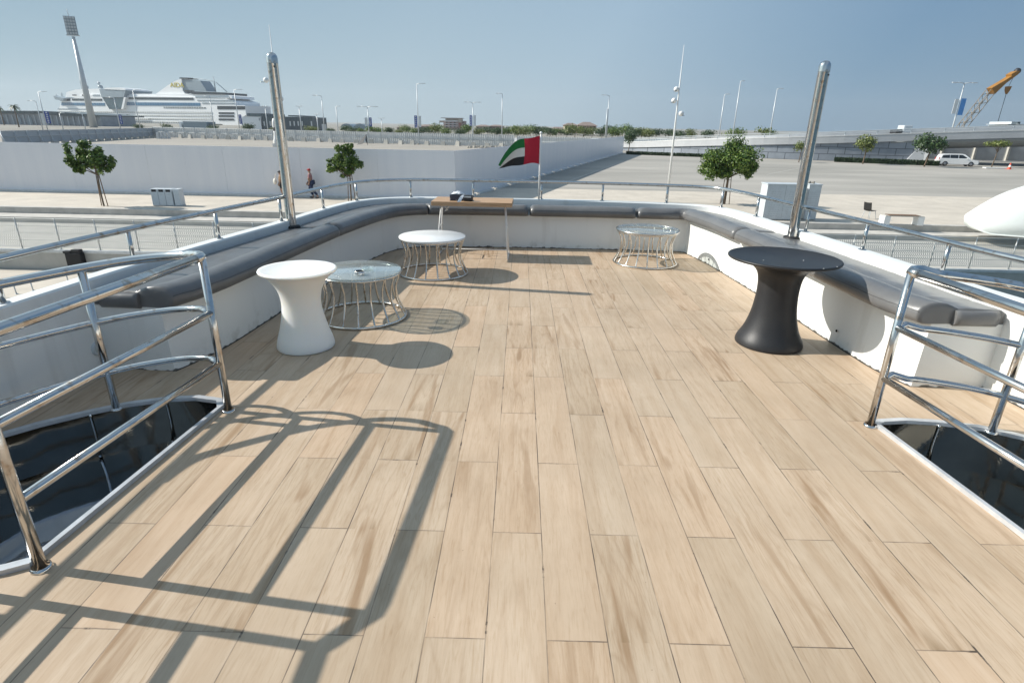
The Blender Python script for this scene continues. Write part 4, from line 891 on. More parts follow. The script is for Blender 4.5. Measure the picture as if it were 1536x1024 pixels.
def far_tree(px, pyt, H, lab, kind=0, w=1., grp='trees beyond the fences', base=None, py=None, seed=0, nleaf=420, shape='round', trunk=.35):
    r = random.Random(seed+int(px))
    if base is None: base = atY(px, pyt, r.uniform(172, 205)); H = base.z-Q
    p = base
    p = Vector((p.x, p.y, Q)); t = empty('tree', p, 0, lab, 'tree', grp)
    R0 = H*.42*w; zc = H*(1-.33)
    blobs = [((r.uniform(-.45, .45)*R0, r.uniform(-.4, .4)*R0, zc+r.uniform(-.22, .25)*H*.5), (R0*r.uniform(.5, .75), R0*.65, H*r.uniform(.17, .27))) for _ in range(6)]
    if shape == 'flat': blobs = [((r.uniform(-.6, .6)*R0, r.uniform(-.4, .4)*R0, H*.86+r.uniform(-.05, .05)*H), (R0*.55, R0*.55, H*.10)) for _ in range(7)]
    m_ = MB(); limb(m_, (0, 0, 0), (R0*.1, 0, H*.62), H*.022, H*.013, r, .05)
    for c, rad in blobs: limb(m_, (R0*.1, 0, H*.55), c, H*.012, H*.004, r)
    m_.build('trunk', 'bark', t); m_ = MB(); leaves(m_, blobs, nleaf, H*.085, r); m_.build('crown', ('leaf_far', 'leaf_dark', 'leaf_olive')[kind], t, fix=False)
    return t
# trees that stand along the flyover
def on(px, py): return at(px, py, Q)
far_tree(945, 0, 3.9, 'dark spreading tree at the far end of the hoarding', 1, 1.05, base=at(942, 228, Q), nleaf=900)
far_tree(1206, 0, 3.2, 'thin young tree against the flyover wall just left of the right pole', 2, .9, grp='trees along the flyover', base=at(1198, 243.5, Q), nleaf=350)
far_tree(1297, 0, 4.6, 'round topped young tree in front of the flyover wall panels', 2, .85, grp='trees along the flyover', base=at(1294, 246, Q), nleaf=800, seed=4)
far_tree(1397, 0, 4.9, 'dark leaning tree beside the white van', 1, 1.1, grp='trees along the flyover', base=at(1386, 250, Q), nleaf=1100, seed=5)
far_tree(1496, 0, 3.7, 'flat crowned olive green tree right of the white van', 2, 1.25, grp='trees along the flyover', base=at(1487, 251, Q), nleaf=700, shape='flat', seed=6)
far_tree(1130, 0, 5.2, 'sparse pale tree rising behind the flyover parapet', 2, .9, grp='trees along the flyover', base=Vector((48, 121, Q)), nleaf=160, shape='flat', seed=7)
tl = [(318, 186, 6, 1), (372, 184, 4.9, 1), (413, 189, 5.2, 2), (465, 188, 5, 2), (518, 187, 5.2, 1), (530, 189, 5, 1), (560, 188, 5.5, 0), (571, 190, 5, 0), (611, 186, 6, 0), (655, 183, 7, 2), (702, 186, 6, 0), (634, 189, 6, 1), (745, 189, 7, 1), (762, 188, 8, 1), (776, 187, 7, 0), (795, 185, 8, 0), (812, 187, 7, 1), (824, 188, 8, 1), (862, 185, 8, 2), (875, 187, 7, 2), (918, 186, 8, 1), (935, 184, 8, 0), (962, 190, 6, 2), (975, 191, 6, 2), (985, 192, 6.5, 1), (1003, 192, 6, 1), (1021, 192.5, 6, 1), (1037, 192, 6, 2), (1066, 193, 5.6, 1), (1105, 191, 6, 0), (1155, 193, 5.6, 0), (205, 184, 4.9, 1), (248, 184, 4.9, 1)]
where = {318: 'low dark shrubby tree behind the ship quay', 372: 'dark bush by the white building wall', 655: 'bright green tree in front of the pink apartment block', 611: 'round dark green tree left of the blue bannered lamp', 702: 'round green tree beneath the second blue banner', 862: 'large yellowish green tree in front of the villa', 795: 'broad green tree above the flag', 560: 'rounded bush behind the fence below the first blue banner'}
tl += [(496, 191, 5, 1), (543, 191, 5, 0), (585, 190, 5, 1), (598, 192, 5, 2), (622, 191, 5, 0), (645, 190, 5, 1), (668, 189, 5, 0), (688, 191, 5, 1), (718, 191, 5, 2), (730, 190, 5, 1), (754, 191, 5, 0), (805, 189, 5, 1), (784, 188, 5, 2), (834, 191, 5, 0), (850, 189, 5, 1), (888, 190, 5, 2), (903, 191, 5, 1), (926, 189, 5, 0), (951, 190, 5, 1)]
tl.sort()
where_px = set(where)
for i, (x, y, H, k) in enumerate(tl):
    l_ = where[x] if x in where_px else '%s distant tree behind the fences, %s from the left in the row' % (('mid green', 'dark green', 'olive green')[k], ORD[i])
    far_tree(x, y, H, l_, k, 1.35+.15*(i % 3), seed=i, nleaf=900)
# palms
def palm(px, pyt, H, lab, s):
    r = random.Random(s); p = at(px, pyt, Q+H+1); p.z = Q; t = empty('palm_tree', p, 0, lab, 'palm tree', 'palm trees by the terminal')
    m_ = MB(); m_.tube([(0, 0, 0), (.1, 0, H*.5), (0, 0, H)], .28, 8, taper=.2); m_.build('trunk', 'bark', t); m_ = MB()
    for k in range(22):
        a = r.uniform(0, 6.28); e = r.uniform(-.4, 1.1); L_ = 2.4; P = [Vector((math.cos(a)*L_*u*math.cos(e*.7), math.sin(a)*L_*u*math.cos(e*.7), H+L_*u*math.sin(e)-1.7*u*u)) for u in (0, .25, .5, .75, 1)]
        side = Vector((-math.sin(a), math.cos(a), 0))
        for u in range(4):
            w0 = .36*(1-u/5); w1 = .36*(1-(u+1)/5); m_.add([P[u]-side*w0+V(0, 0, -.1), P[u], P[u]+side*w0+V(0, 0, -.1), P[u+1]+side*w1+V(0, 0, -.1), P[u+1], P[u+1]-side*w1+V(0, 0, -.1)], [(0, 1, 4, 5), (1, 2, 3, 4)])
    m_.build('crown', 'leaf_dark', t, fix=False)
palm(19, 155, 8.5, 'tall palm tree in front of the long terminal shed', 1); palm(-2, 158, 8.5, 'palm tree cut by the left edge of the picture', 2)
for x, l_ in ((128, 'left'), (160, 'middle'), (192, 'right')): palm(x, 171, 6.5, 'small palm in front of the cruise ship hull, %s of a row of three' % l_, x)
# hedges
def hedge(a, b_, h, w, lab, n):
    m_ = MB(); d = b_-a; ang = math.atan2(d.y, d.x); r = random.Random(5); t = empty('hedge', a, 0, lab, 'hedge')
    m_.box((a+b_)/2+V(0, 0, h*.45), (d.length, w*.8, h*.85), ang); m_.build('core', 'hedge', t, rel=True); u = d.normalized(); nn = V(-u.y, u.x, 0); m_ = MB()
    for _ in range(n):
        p = a+d*r.random()+nn*r.uniform(-.5, .5)*w+V(0, 0, h*r.uniform(.1, 1)); s = .28; q = Vector((r.gauss(0, 1), r.gauss(0, 1), r.gauss(0, 1))).normalized(); tt = q.orthogonal().normalized(); b2 = q.cross(tt)
        m_.add([p-tt*s*.5, p+b2*s*.3, p+tt*s*.5, p-b2*s*.3], [(0, 1, 2, 3)])
    m_.build('foliage', 'hedge', t, rel=True, fix=False)
hedge(at(1251, 242.8, Q), at(1408, 249, Q), .68, 1.1, 'long clipped dark hedge at the foot of the flyover wall left of the van', 4200)
hedge(at(940, 231.5, Q), at(1062, 236, Q), .5, 1.1, 'low dark hedge along the lot edge left of the broad tree', 2600)

# ================================================================== FLYOVER
fo = empty('flyover', (40, 99, Q), 0, 'grey concrete flyover climbing to the right with panelled retaining wall and railing', 'flyover')
BP = [(-25, 158, -1.5), (0, 142, -1.1), (21, 124.5, -.45), (30, 111, .35), (38.7, 102, 1.0), (49, 97, 1.6), (62, 93.5, 2.35), (76, 90, 3.1), (110, 82, 4.8), (150, 72, 6.2)]   # x, y, rail top z
BPc = catmull([V(*p) for p in BP], 6)
def along(dz, dn): 
    o_ = offset([V(p.x, p.y, 0) for p in BPc], dn); return [V(q.x, q.y, p.z+dz) for q, p in zip(o_, BPc)]
iab = min(range(len(BPc)), key=lambda i: abs(BPc[i].x-62))
def flat(L_, z): return [V(p.x, p.y, z) for p in L_]
m_ = MB(); face = along(-1.7, 0)[:iab+1]; m_.strip(flat(face, Q-.1), face); m_.strip(face, along(-1.7, 1.)[:iab+1])
e = face[-1]; m_.add([V(e.x, e.y, Q-.1), e, e+V(1.5, 6, 0), V(e.x+1.5, e.y+6, Q-.1)], [(0, 1, 2, 3)])
def wall_mat():
    return brick_mat('bridge_wall_panel', (.27, .30, .34), (.235, .262, .30), (.10, .115, .135), 2.3, 1.05, .055, .8)
m_.build('retaining_wall', wall_mat(), fo, rel=True)
m_ = MB(); A = along(-.75, -.25); B = along(-1.75, -.25); m_.strip(A, B); m_.strip(A, along(-.75, .2)); m_.strip(along(-.75, .2), along(-.95, .2)); m_.strip(along(-.95, .2), along(-.95, 11.5)); m_.strip(B, along(-1.75, .02)); m_.build('edge_beam', 'bridge', fo, rel=True)
m_ = MB(); m_.strip(along(-.60, -.28), along(-.75, -.28)); m_.strip(along(-.60, -.28), along(-.60, .12)); m_.strip(along(-.6, .12), along(-.75, .12)); m_.build('coping', 'kerb', fo, rel=True)
rails = MB()
for dz in (0, -.24): rails.tube(along(dz-.03, -.1), .055, 6)
rails.build('railing', 'grey_metal', fo, rel=True)
tot = along(0, -.1); acc = 0; last = tot[0]
for a, b_ in zip(tot[:-1], tot[1:]):
    acc += (b_-a).length
    if acc > 3.0: acc = 0; m_ = MB(); m_.box((b_.x, b_.y, b_.z-.32), (.12, .1, .62)); m_.build('rail_post', 'grey_metal', fo, rel=True)
farside = MB(); farside.strip(along(-.15, 11.4), along(-1.0, 11.4)); farside.build('far_parapet', 'bridge', fo, rel=True)
# rounded girder beyond the abutment
m_ = MB(); rings = []
for i in range(iab-2, len(BPc)):
    r_ = []
    for dn, dz in ((-.2, -1.7), (.1, -2.15), (.8, -2.65), (2.0, -3.0), (3.6, -3.15), (7.5, -3.15), (9.5, -2.6), (11, -1.7)):
        q = along(dz, dn)[i]; r_.append(q)
    rings.append(r_)
m_.loft(rings, closed=True, caps=True); m_.build('girder', 'girder', fo, rel=True)
# slanted abutment end + little plate
a = at(1365, 246, Q); m_ = MB(); q0 = face[-1]; m_.extr([V(q0.x-2.4, q0.y+.2, Q), V(q0.x+.1, q0.y-.5, Q), V(q0.x+1.2, q0.y-.6, q0.z+.3), V(q0.x+.2, q0.y+.1, q0.z+.3)], (.4, 1.2, 0)); m_.build('abutment', 'bridge', fo, rel=True)
# wall seen under the bridge
bw = empty('boundary_wall', (85, 112, Q), 0, 'grey panelled boundary wall with pale columns seen beneath the flyover', 'wall')
m_ = MB()
for k in range(22): m_.box((62+5*k, 110-.55*5*k*.35, Q+1.5), (4.5, .2, 2.9), R_(-11))
m_.build('panels', 'shade_conc', bw, rel=True); m_ = MB()
for k in range(22): m_.box((64.5+5*k, 109.3-.55*5*k*.35, Q+1.6), (.35, .5, 3.2))
m_.build('columns', 'pale_conc', bw, rel=True); m_ = MB(); m_.box((110, 98.5, Q+.1), (110, .4, .25), R_(-11)); m_.build('kerb_base', 'kerb', bw, rel=True)
# kerb island near the van and traffic cone
a = at(1476, 252.5, Q); b_ = at(1512, 253.5, Q); m_ = MB(); m_.box((a+b_)/2+V(0, 0, .07), ((b_-a).length, .9, .14), math.atan2((b_-a).y, (b_-a).x), b=.02); tag(m_.build('kerb_island', 'kerb'), 'short pale raised kerb island under the flat crowned tree', 'kerb')
q = at(1513.5, 254, Q); co = empty('traffic_cone', q, 0, 'red and white traffic cone at the right end of the kerb island', 'traffic cone')
m_ = MB(); m_.lathe([(.24, .03), (.17, .32)], n=14); m_.build('lower_cone', 'coneor', co); m_ = MB(); m_.lathe([(.17, .32), (.12, .55)], n=14); m_.build('white_band', 'white_paint', co); m_ = MB(); m_.lathe([(.12, .55), (.04, .85), (0, .86)], n=14); m_.box((0, 0, .015), (.6, .6, .03)); m_.build('upper_cone', 'coneor', co)

# ================================================================== VAN
def van():
    p = (at(1412, 247.5, Q)+at(1463, 251.5, Q))/2; a = at(1412, 247.5, Q); b_ = at(1463, 251.5, Q)
    v = empty('parked_van', (p.x, p.y+.6, Q), R_(-17), 'white people carrier parked facing right beneath the edge of the flyover', 'van')
    # side profile (x forward)
    Lh = 2.6
    low = [(-2.45, .35), (-2.5, .65), (-2.42, 1.02), (-1.0, 1.06), (1.0, 1.04), (1.5, .98), (2.25, .86), (2.5, .66), (2.5, .36), (2.3, .27), (-2.3, .27)]
    m_ = MB(); m_.extr([(x, -.92, z) for x, z in low], (0, 1.84, 0)); o = m_.build('body', 'car', v)
    bv = o.modifiers.new('bevel', 'BEVEL'); bv.width = .07; bv.segments = 3; bv.limit_method = 'ANGLE'
    up = [(-2.42, 1.0), (-2.22, 1.55), (-1.9, 1.68), (.35, 1.70), (.75, 1.60), (1.55, 1.02)]
    m_ = MB(); A = [V(x, -.90 if z < 1.2 else -.74, z) for x, z in up]; B = [V(x, .90 if z < 1.2 else .74, z) for x, z in up]; m_.add(A+B, [(0, 1, 2, 3, 4, 5), (11, 10, 9, 8, 7, 6)]+[(i, i+1, i+7, i+6) for i in range(5)]); o2 = m_.build('roof', 'car', v)
    bv = o2.modifiers.new('bevel', 'BEVEL'); bv.width = .05; bv.segments = 2; bv.limit_method = 'ANGLE'
    for sy in (-1, 1):
        for P in ([(-2.2, 1.10), (-2.08, 1.48), (-1.25, 1.56), (-1.2, 1.10)], [(-1.12, 1.10), (-1.16, 1.56), (-.2, 1.58), (-.15, 1.10)], [(-.05, 1.10), (-.1, 1.58), (.35, 1.57), (1.12, 1.10)]):
            m_ = MB(); m_.extr([(x, sy*(.885-(z-1.0)*.24), z) for x, z in P], (0, sy*.035, 0)); m_.build('side_window', 'window', v)
        m_ = MB(); m_.box((2.33, sy*.68, .76), (.28, .36, .17), b=.03); m_.build('headlight', 'headlamp', v); m_ = MB(); m_.box((-2.44, sy*.78, .98), (.12, .18, .36), b=.02); m_.build('tail_light', 'taillight', v)
        m_ = MB(); m_.box((.95, sy*1.02, 1.08), (.12, .18, .14), b=.03); m_.build('mirror', 'car', v)
        for x in (-1.62, 1.6):
            m_ = MB(); P = [(.16, -.11), (.30, -.11), (.335, -.08), (.335, .08), (.30, .11), (.16, .11)]; n = 24; rr = [[V(x+r_*math.cos(2*math.pi*k/n), sy*.84+y_, .335+r_*math.sin(2*math.pi*k/n)) for k in range(n)] for r_, y_ in P]; m_.loft(rr, True, False); w = m_.build('wheel', 'tyre', v)
            m_ = MB(); rr = [[V(x+r_*math.cos(2*math.pi*k/n), sy*(.84+y_), .335+r_*math.sin(2*math.pi*k/n)) for k in range(n)] for r_, y_ in ((.215, .10), (.2, .115), (.04, .09), (.001, .09))]; m_.loft(rr, True, False); m_.build('rim', 'alloy', w)
    m_ = MB(); m_.extr([(.80, -.66, 1.60), (1.50, -.78, 1.06), (1.50, .78, 1.06), (.80, .66, 1.60)], (.02, 0, .025)); m_.build('windscreen', 'window', v)
    m_ = MB(); m_.box((2.49, 0, .60), (.05, 1.0, .16), b=.01); m_.box((2.49, 0, .40), (.05, 1.3, .08)); m_.build('grille', 'black', v); m_ = MB(); m_.box((2.52, 0, .48), (.02, .5, .11)); m_.build('number_plate', 'white_paint', v)
van()

# ================================================================== LAMPS
def lamp(px, pyt, H, lab, arms=(1,), banner=None, grp='tall street lamps beyond the fences', head=1., rz=0.):
    D_ = 176 if px < 380 else (166 if px < 1060 else (150 if px < 1400 else 122))
    p = atY(px, pyt, D_); H = p.z-Q; rows = lambda y: atY(px, y, D_).z-Q; p.z = Q; r = empty('street_lamp', p, rz, lab, 'street lamp', grp); rad = .13
    m_ = MB(); m_.tube([(0, 0, 0), (0, 0, H)], rad*1.15, 8, taper=rad*.7); m_.build('pole', 'lamp', r)
    for s in arms:
        m_ = MB(); m_.tube([(0, 0, H-.05), (s*.9*head, 0, H+.12), (s*1.5*head, 0, H+.12)], rad*.55, 6); m_.build('arm', 'lamp', r)
        m_ = MB(); m_.box((s*1.9*head, 0, H+.10), (1.0*head, .35, .14), b=.04); m_.build('lamp_head', 'lamp', r)
    if banner:
        for s, mm, w, ya, yb_ in banner:
            z1 = rows(ya); z0 = rows(yb_)
            m_ = MB(); m_.box((s*(w/2+.12+rad), 0, (z0+z1)/2), (w, .06, z1-z0)); m_.build('banner', mm, r)
            if mm == 'blue':
                bb = MB()
                for k in range(6): bb.box((s*(w/2+.12+rad)+rnd.uniform(-.04, .04), -.045, z0+.3+(z1-z0-.6)*k/5), (w*.4, .02, (z1-z0)*.07), R_(0))
                bb.build('lettering', 'white_paint', r)
lamp(57, 138, 12, 'street lamp with right hand arm and blue banner left of the cruise ship', (1,), [(-1, 'lamp', .8, 170, 188), (1, 'blue', 1.3, 167, 185)])
lamp(53.5, 152, 10, 'shorter street lamp with left hand arm left of the bannered lamp by the ship', (-1,))
lamp(89, 170, 8, 'short lamp with flat head in front of the terminal shed', (1,), head=.6); lamp(123, 171, 8, 'short lamp with flat head just left of the stadium floodlight tower', (-1,), head=.6); 
lamp(171, 147, 11, 'street lamp with blue banner in front of the dark glass part of the ship', (-1,), [(1, 'blue', .8, 172, 186)])
lamp(199, 135.5, 12.5, 'tall street lamp with right hand arm in front of the middle of the cruise ship', (1,)); lamp(314, 145, 11.5, 'street lamp with left hand arm in front of the stern decks of the ship', (-1,))
lamp(351, 135, 12.5, 'tall street lamp with blue banner by the cruise ship stern', (1,), [(1, 'blue', .8, 172, 186)])
lamp(482, 144, 11, 'street lamp with left hand arm over the open ground right of the left steel pole', (-1,)); lamp(504, 160, 9.5, 'thin distant lamp post right of the one with the left arm', (1,), head=.5)
lamp(551, 160.5, 9, 'double armed street lamp with blue and white banners', (-1, 1), [(-1, 'lamp', .7, 176.5, 189.5), (1, 'blue', .7, 176.5, 189.5)], head=1.2)
lamp(625, 126, 12.5, 'tallest central street lamp with blue banner on its left', (1,), [(-1, 'blue', .75, 173.5, 191.5), (1, 'lamp', .6, 174, 191)])
lamp(709, 154, 10, 'double armed street lamp with dark blue banner and pale banner', (-1, 1), [(-1, 'blue', .6, 173, 189), (1, 'lamp', .6, 173, 189)], head=1.)
lamp(753.5, 141, 12, 'slim street lamp directly left of the flag', (-1,), head=.7)
lamp(914, 143.5, 13, 'slim street lamp behind the villas right of the flag', (-1, ), head=.9); lamp(911, 163, 9, 'short grey post next to the lamp behind the villas', (), head=.6)
lamp(1087, 142, 12.5, 'slim lamp post left of the paired tall post above the flyover', (1,), head=.5); lamp(1111, 122, 13, 'tallest slim post above the flyover left of the right steel pole', (1,), head=.4)
lamp(1166, 133.5, 12.5, 'leaning looking street lamp with small right hand head near the right steel pole', (1,), head=.6)
lamp(1447, 125, 12, 'double armed lamp with light blue banner in front of the crane', (-1, 1), [(-1, 'white_paint', .7, 149, 171), (1, 'skyblue', .95, 148, 173)], head=1.)
# more small masts on the horizon
for x, y, l_ in ((397.5, 160, 'short twin headed lamp behind the dark clad building, left of the steel pole'), (448.5, 160, 'short twin headed lamp behind the dark clad building, right of the steel pole'), (475, 172, 'very small distant lamp right of the dark clad building'), (397+175, 178, 'tiny distant mast between the bushes')):
    lamp(x, y, 9, l_, (-1, 1), head=.35)
# stadium floodlight
p = at(104, 29, 43); ft = empty('floodlight_tower', (p.x, p.y, Q), R_(22), 'very tall grey floodlight tower with tilted lamp panel in front of the cruise ship', 'floodlight tower')
Ht = 43-Q-7
m_ = MB(); m_.tube([(0, 0, 0), (0, 0, Ht)], 1.7, 12, taper=.62); m_.build('pole', 'lamp', ft)
m_ = MB(); m_.box((0, 0, Ht+4.4), (4.4, .5, 7.6)); pn = m_.build('lamp_panel', 'ship_grey', ft)
for i in range(4):
    for j in range(6): m_ = MB(); m_.box((-1.6+1.05*i, -.45, Ht+1.3+1.25*j), (.8, .5, .9), b=.08); m_.build('lamp', 'lamp', pn)
m_ = MB(); m_.box((.0, .2, Ht+.5), (5, 1.6, .3)); m_.build('platform', 'lamp', ft); m_ = MB(); m_.tube([(0, 0, Ht+8), (-.2, 0, Ht+11)], .12, 5); m_.build('antenna', 'lamp', ft)

# ================================================================== BUILDINGS
def boxpx(m_, x0, y0, x1, y1, Y, dep, extra=0):
    """box whose front face spans the given photo pixels at distance Y"""
    a = atY(x0, y0, Y); b_ = atY(x1, y1, Y); x0_, x1_ = sorted((a.x, b_.x)); z0, z1 = sorted((a.z, b_.z))
    m_.box(((x0_+x1_)/2, Y+dep/2, (z0+z1)/2), (x1_-x0_, dep, z1-z0)); return x0_, x1_, z0, z1
# long terminal shed far left
Y = 330
sh = empty('terminal_shed', atY(60, 195, Y), 0, 'long low terminal shed with dark sloping roof and grey glazed front at the far left', 'building')
m_ = MB(); A = [atY(-60, 166, Y), atY(60, 166.5, Y), atY(100, 169, Y), atY(148, 173, Y)]; B = [V(p.x, p.y, Q) for p in A]
lo = [atY(-60, 170, Y+.1), atY(60, 171, Y+.1), atY(100, 174.5, Y+.1), atY(148, 175, Y+.1)]
pl = A+[V(p.x, p.y, p.z) for p in lo[::-1]]; m_.extr(pl, (0, 40, 0)); m_.build('roof', 'dark_clad', sh, rel=True)
m_ = MB(); pl = [p+V(0, 1, 0) for p in lo]+[V(p.x, p.y+1, Q) for p in lo[::-1]]; m_.extr(pl, (0, 30, 0)); m_.build('front_wall', 'shade_conc', sh, rel=True)
for k in range(24):
    xp = -50+8.3*k; c_ = atY(xp, 172.5, Y)
    if xp < 146: m_ = MB(); m_.box((c_.x, Y+.6, (c_.z+Q)/2), (.35, .5, c_.z-Q)); m_.build('column', 'grey_metal', sh, rel=True)
for x0, x1 in ((2, 8), (27, 34), (40, 50), (63, 75)): m_ = MB(); boxpx(m_, x0, 176, x1, 190, Y+.5, .4); m_.build('window', 'ship_grey', sh, rel=True)
# cruise ship
Y = 640
cs = empty('cruise_ship', atY(225, 195, Y), 0, 'huge white cruise ship with blue window band, dark glass funnel cone and stepped stern decks', 'cruise ship')
def shpoly(P, Yf, dep, name, m, par=cs):
    k = MB(); k.extr([atY(x, y, Yf) for x, y in P], (0, dep, 0)); o = k.build(name, m); 
    for v in o.data.vertices: v.co -= par.location if par == cs else cs.location
    o.parent = par; return o
shpoly([(84, 197), (86, 167), (91, 158), (92, 152), (600/8.533+60, 140+2), (336, 147.5), (352, 153.5), (352, 158), (368, 158.5), (369, 173), (363, 176), (362, 199)], Y, 32, 'hull', 'ship_white')
shpoly([(97, 146), (99, 138.5), (113, 134.5), (150, 133), (152, 141), (275, 141), (300, 139), (330, 141), (346, 144), (347, 148)], Y+2, 28, 'upper_deck', 'ship_white')
shpoly([(81, 144), (84, 149.5), (96, 151.5), (97, 147.5)], Y-4, 40, 'bridge_wing', 'ship_grey')
def band(x0, y0, x1, y1, m, name, pr=.35, sl=.008):
    P = [(x0, y0), (x1, y0+sl*(x1-x0)), (x1, y1+sl*(x1-x0)), (x0, y1)]; return shpoly(P, Y-pr, 1., name, m)
band(108, 148, 153, 151, 'ship_dark', 'window_band'); band(90, 148.5, 105, 151.5, 'ship_dark', 'window_band'); band(108.5, 142, 113.5, 143.8, 'ship_dark', 'window'); band(123, 142, 128.5, 144, 'ship_dark', 'window'); band(139, 142, 149, 144, 'ship_grey', 'window')
band(193, 146, 290, 149.3, 'ship_dark', 'window_band'); band(92, 154, 157, 158.2, 'ship_blue', 'blue_window_band'); band(188, 153.5, 300, 158.2, 'ship_blue', 'blue_window_band'); band(245, 160.5, 308, 162.2, 'ship_balc', 'porthole_row')
band(86, 163, 138, 164, 'ship_grey', 'deck_line'); 
for k, y in enumerate((166.5, 171.3, 176.2, 181, 186)): band(88, y, 318, y+2.0, 'ship_balc', 'balcony_row')
band(326, 159.2, 367.5, 164, 'ship_dark', 'stern_windows')
for y in (168.5, 173, 178): band(328, y, 351, y+2.6, 'ship_dark', 'stern_deck_opening')
for y, x0, x1 in ((145, 293, 344), (149.8, 296, 350), (154, 303, 351)): band(x0, y, x1, y+1.7, 'ship_grey', 'stern_deck_line')
for k in range(11): 
    x = 190+k*3.1; band(x, 177.5, x+2.1, 179.3, 'kerb', 'lifeboat', 1.5)
shpoly([(150, 134), (190, 135), (187, 146), (153.5, 146)], Y-3, 30, 'round_lounge', 'ship_grey'); shpoly([(154, 146), (187, 146), (183.5, 164), (165, 164)], Y-2.4, 12, 'glass_cone', 'ship_teal')
shpoly([(157, 133.5), (160, 132), (178, 131.5), (189, 133), (190, 135.5), (157, 134)], Y-3.5, 26, 'lounge_roof', 'ship_white'); shpoly([(183, 164), (187, 146), (190, 146), (186, 164)], Y-3, 4, 'cone_frame', 'ship_white')
fn = shpoly([(232, 141), (250, 128), (262, 121), (270, 118.5), (272, 136), (276, 141)], Y+4, 14, 'funnel', 'ship_white'); shpoly([(270.3, 119), (297, 121), (305, 133), (307, 137), (272, 135)], Y+5, 12, 'funnel_panel', 'ship_grey')
shpoly([(267, 116.4), (280, 116.6), (280, 118.4), (267, 118.2)], Y+4, 12, 'funnel_cap', 'ship_dark'); shpoly([(274, 136.5), (336, 139), (336, 142), (290, 141.5)], Y+1, 28, 'aft_canopy', 'ship_dark')
m_ = MB()
for x, y, r_ in ((125, 131, 3), (146.5, 131, 3), (144, 124.8, 1.6)): c = atY(x, y, Y+10); m_.ball(c, r_*.75, 8)
o = m_.build('radar_domes', 'ship_grey', cs, rel=True)
for x, y0, y1 in ((116, 115.5, 134), (315.5, 115, 137), (144, 122, 131), (89, 138, 146), (81.5, 141, 147)):
    a = atY(x, y0, Y+8); b_ = atY(x, y1, Y+8); b_.x = a.x; m_ = MB(); m_.tube([b_, a], .5, 6, taper=.25); m_.box((a.x, a.y, b_.z+(a.z-b_.z)*.55), (3, .4, .4)); m_.build('mast', 'ship_grey', cs, rel=True)
a = atY(144, 127, Y+8); m_ = MB(); m_.tube([atY(281, 117.5, Y+10), atY(300, 119, Y+10), atY(318, 123, Y+10), atY(335, 138, Y+10)], .35, 5); m_.build('stay_arch', 'ship_grey', cs, rel=True)
tx = bpy.data.curves.new('letters', 'FONT'); tx.body = 'AIDA'; tx.size = 6.2; tx.extrude = .1; tx.align_x = 'CENTER'
tob = bpy.data.objects.new('tmp', tx); C.objects.link(tob); dg = bpy.context.evaluated_depsgraph_get(); me = bpy.data.meshes.new_from_object(tob.evaluated_get(dg)); bpy.data.objects.remove(tob)
lt = bpy.data.objects.new('funnel_lettering', me); me.materials.clear(); me.materials.append(MT['yellow']); C.objects.link(lt); lt.parent = cs; pl = atY(264, 131, Y+3.8); lt.location = pl-cs.location; lt.rotation_euler.x = R_(90)
# the ship lies turned 22 degrees, its stern nearer: every part is moved onto that axis
def turn_ship(th=R_(22), Y0=640.):
    Px = cs.location.x; c_, s_ = math.cos(th), math.sin(th)
    for o in children(cs):
        me = o.data; M_ = Matrix.Translation(cs.location)@Matrix.LocRotScale(o.location, o.rotation_euler, None)
        for v in me.vertices:
            p = M_@v.co; k = p.x/Y0; xl = (k*Y0-Px)/(c_+k*s_); by = Y0-xl*s_
            v.co = Vector((Px+xl*c_+(p.y-Y0)*s_, by+(p.y-Y0)*c_, CAMH+(p.z-CAMH)*by/Y0))-cs.location
        o.location = (0, 0, 0); o.rotation_euler = (0, 0, 0)
turn_ship()
# white and dark building in the middle left
Y = 300
bd = empty('warehouse', atY(415, 195, Y), 0, 'low dark clad warehouse with a white end wall between the ship and the steel pole', 'building')
for (x0, y0, x1, y1, m_n, nm, off) in ((363, 175, 393, 197, 'ship_white', 'white_wall', 0), (392.5, 174.5, 470, 197, 'dark_clad', 'cladding', .4), (370, 170, 402, 175, 'dark_clad', 'roof_block', 2), (432, 173, 451, 175, 'dark_clad', 'roof_block', 2)):
    m_ = MB(); boxpx(m_, x0, y0, x1, y1, Y+off, 22); m_.build(nm, m_n, bd, rel=True)
for x in (395, 404, 410, 434, 440, 446, 452, 466): m_ = MB(); boxpx(m_, x, 182, x+2.6, 189, Y+.3, .3); m_.build('window', 'lamp', bd, rel=True)
m_ = MB(); boxpx(m_, 388, 177, 389.5, 181, Y-.1, .3); m_.build('sign', 'dark_clad', bd, rel=True)
Y = 270
cb2 = empty('cabin', atY(330, 195, Y), 0, 'long grey site cabin with a white end behind the white fence', 'building')
m_ = MB(); boxpx(m_, 274, 182, 312, 199, Y, 8); m_.build('side_wall', 'ship_grey', cb2, rel=True); m_ = MB(); boxpx(m_, 268, 182.5, 274, 199, Y-.1, 7); m_.build('end_wall', 'ship_white', cb2, rel=True); m_ = MB(); boxpx(m_, 312, 186, 324, 187.5, Y, 6); m_.build('awning', 'dark_clad', cb2, rel=True)
m_ = MB(); q = atY(402.5+82, 0, 10)
# small rooftop kiosk right of warehouse
Y = 260; kk = empty('kiosk', atY(485, 195, Y), 0, 'narrow white kiosk with dark flat top under the left armed street lamp', 'kiosk'); m_ = MB(); boxpx(m_, 482.5, 186, 488, 198, Y, 2); m_.build('body', 'lamp', kk, rel=True); m_ = MB(); boxpx(m_, 482.8, 184.6, 487.8, 186, Y, 2); m_.build('roof', 'black', kk, rel=True)
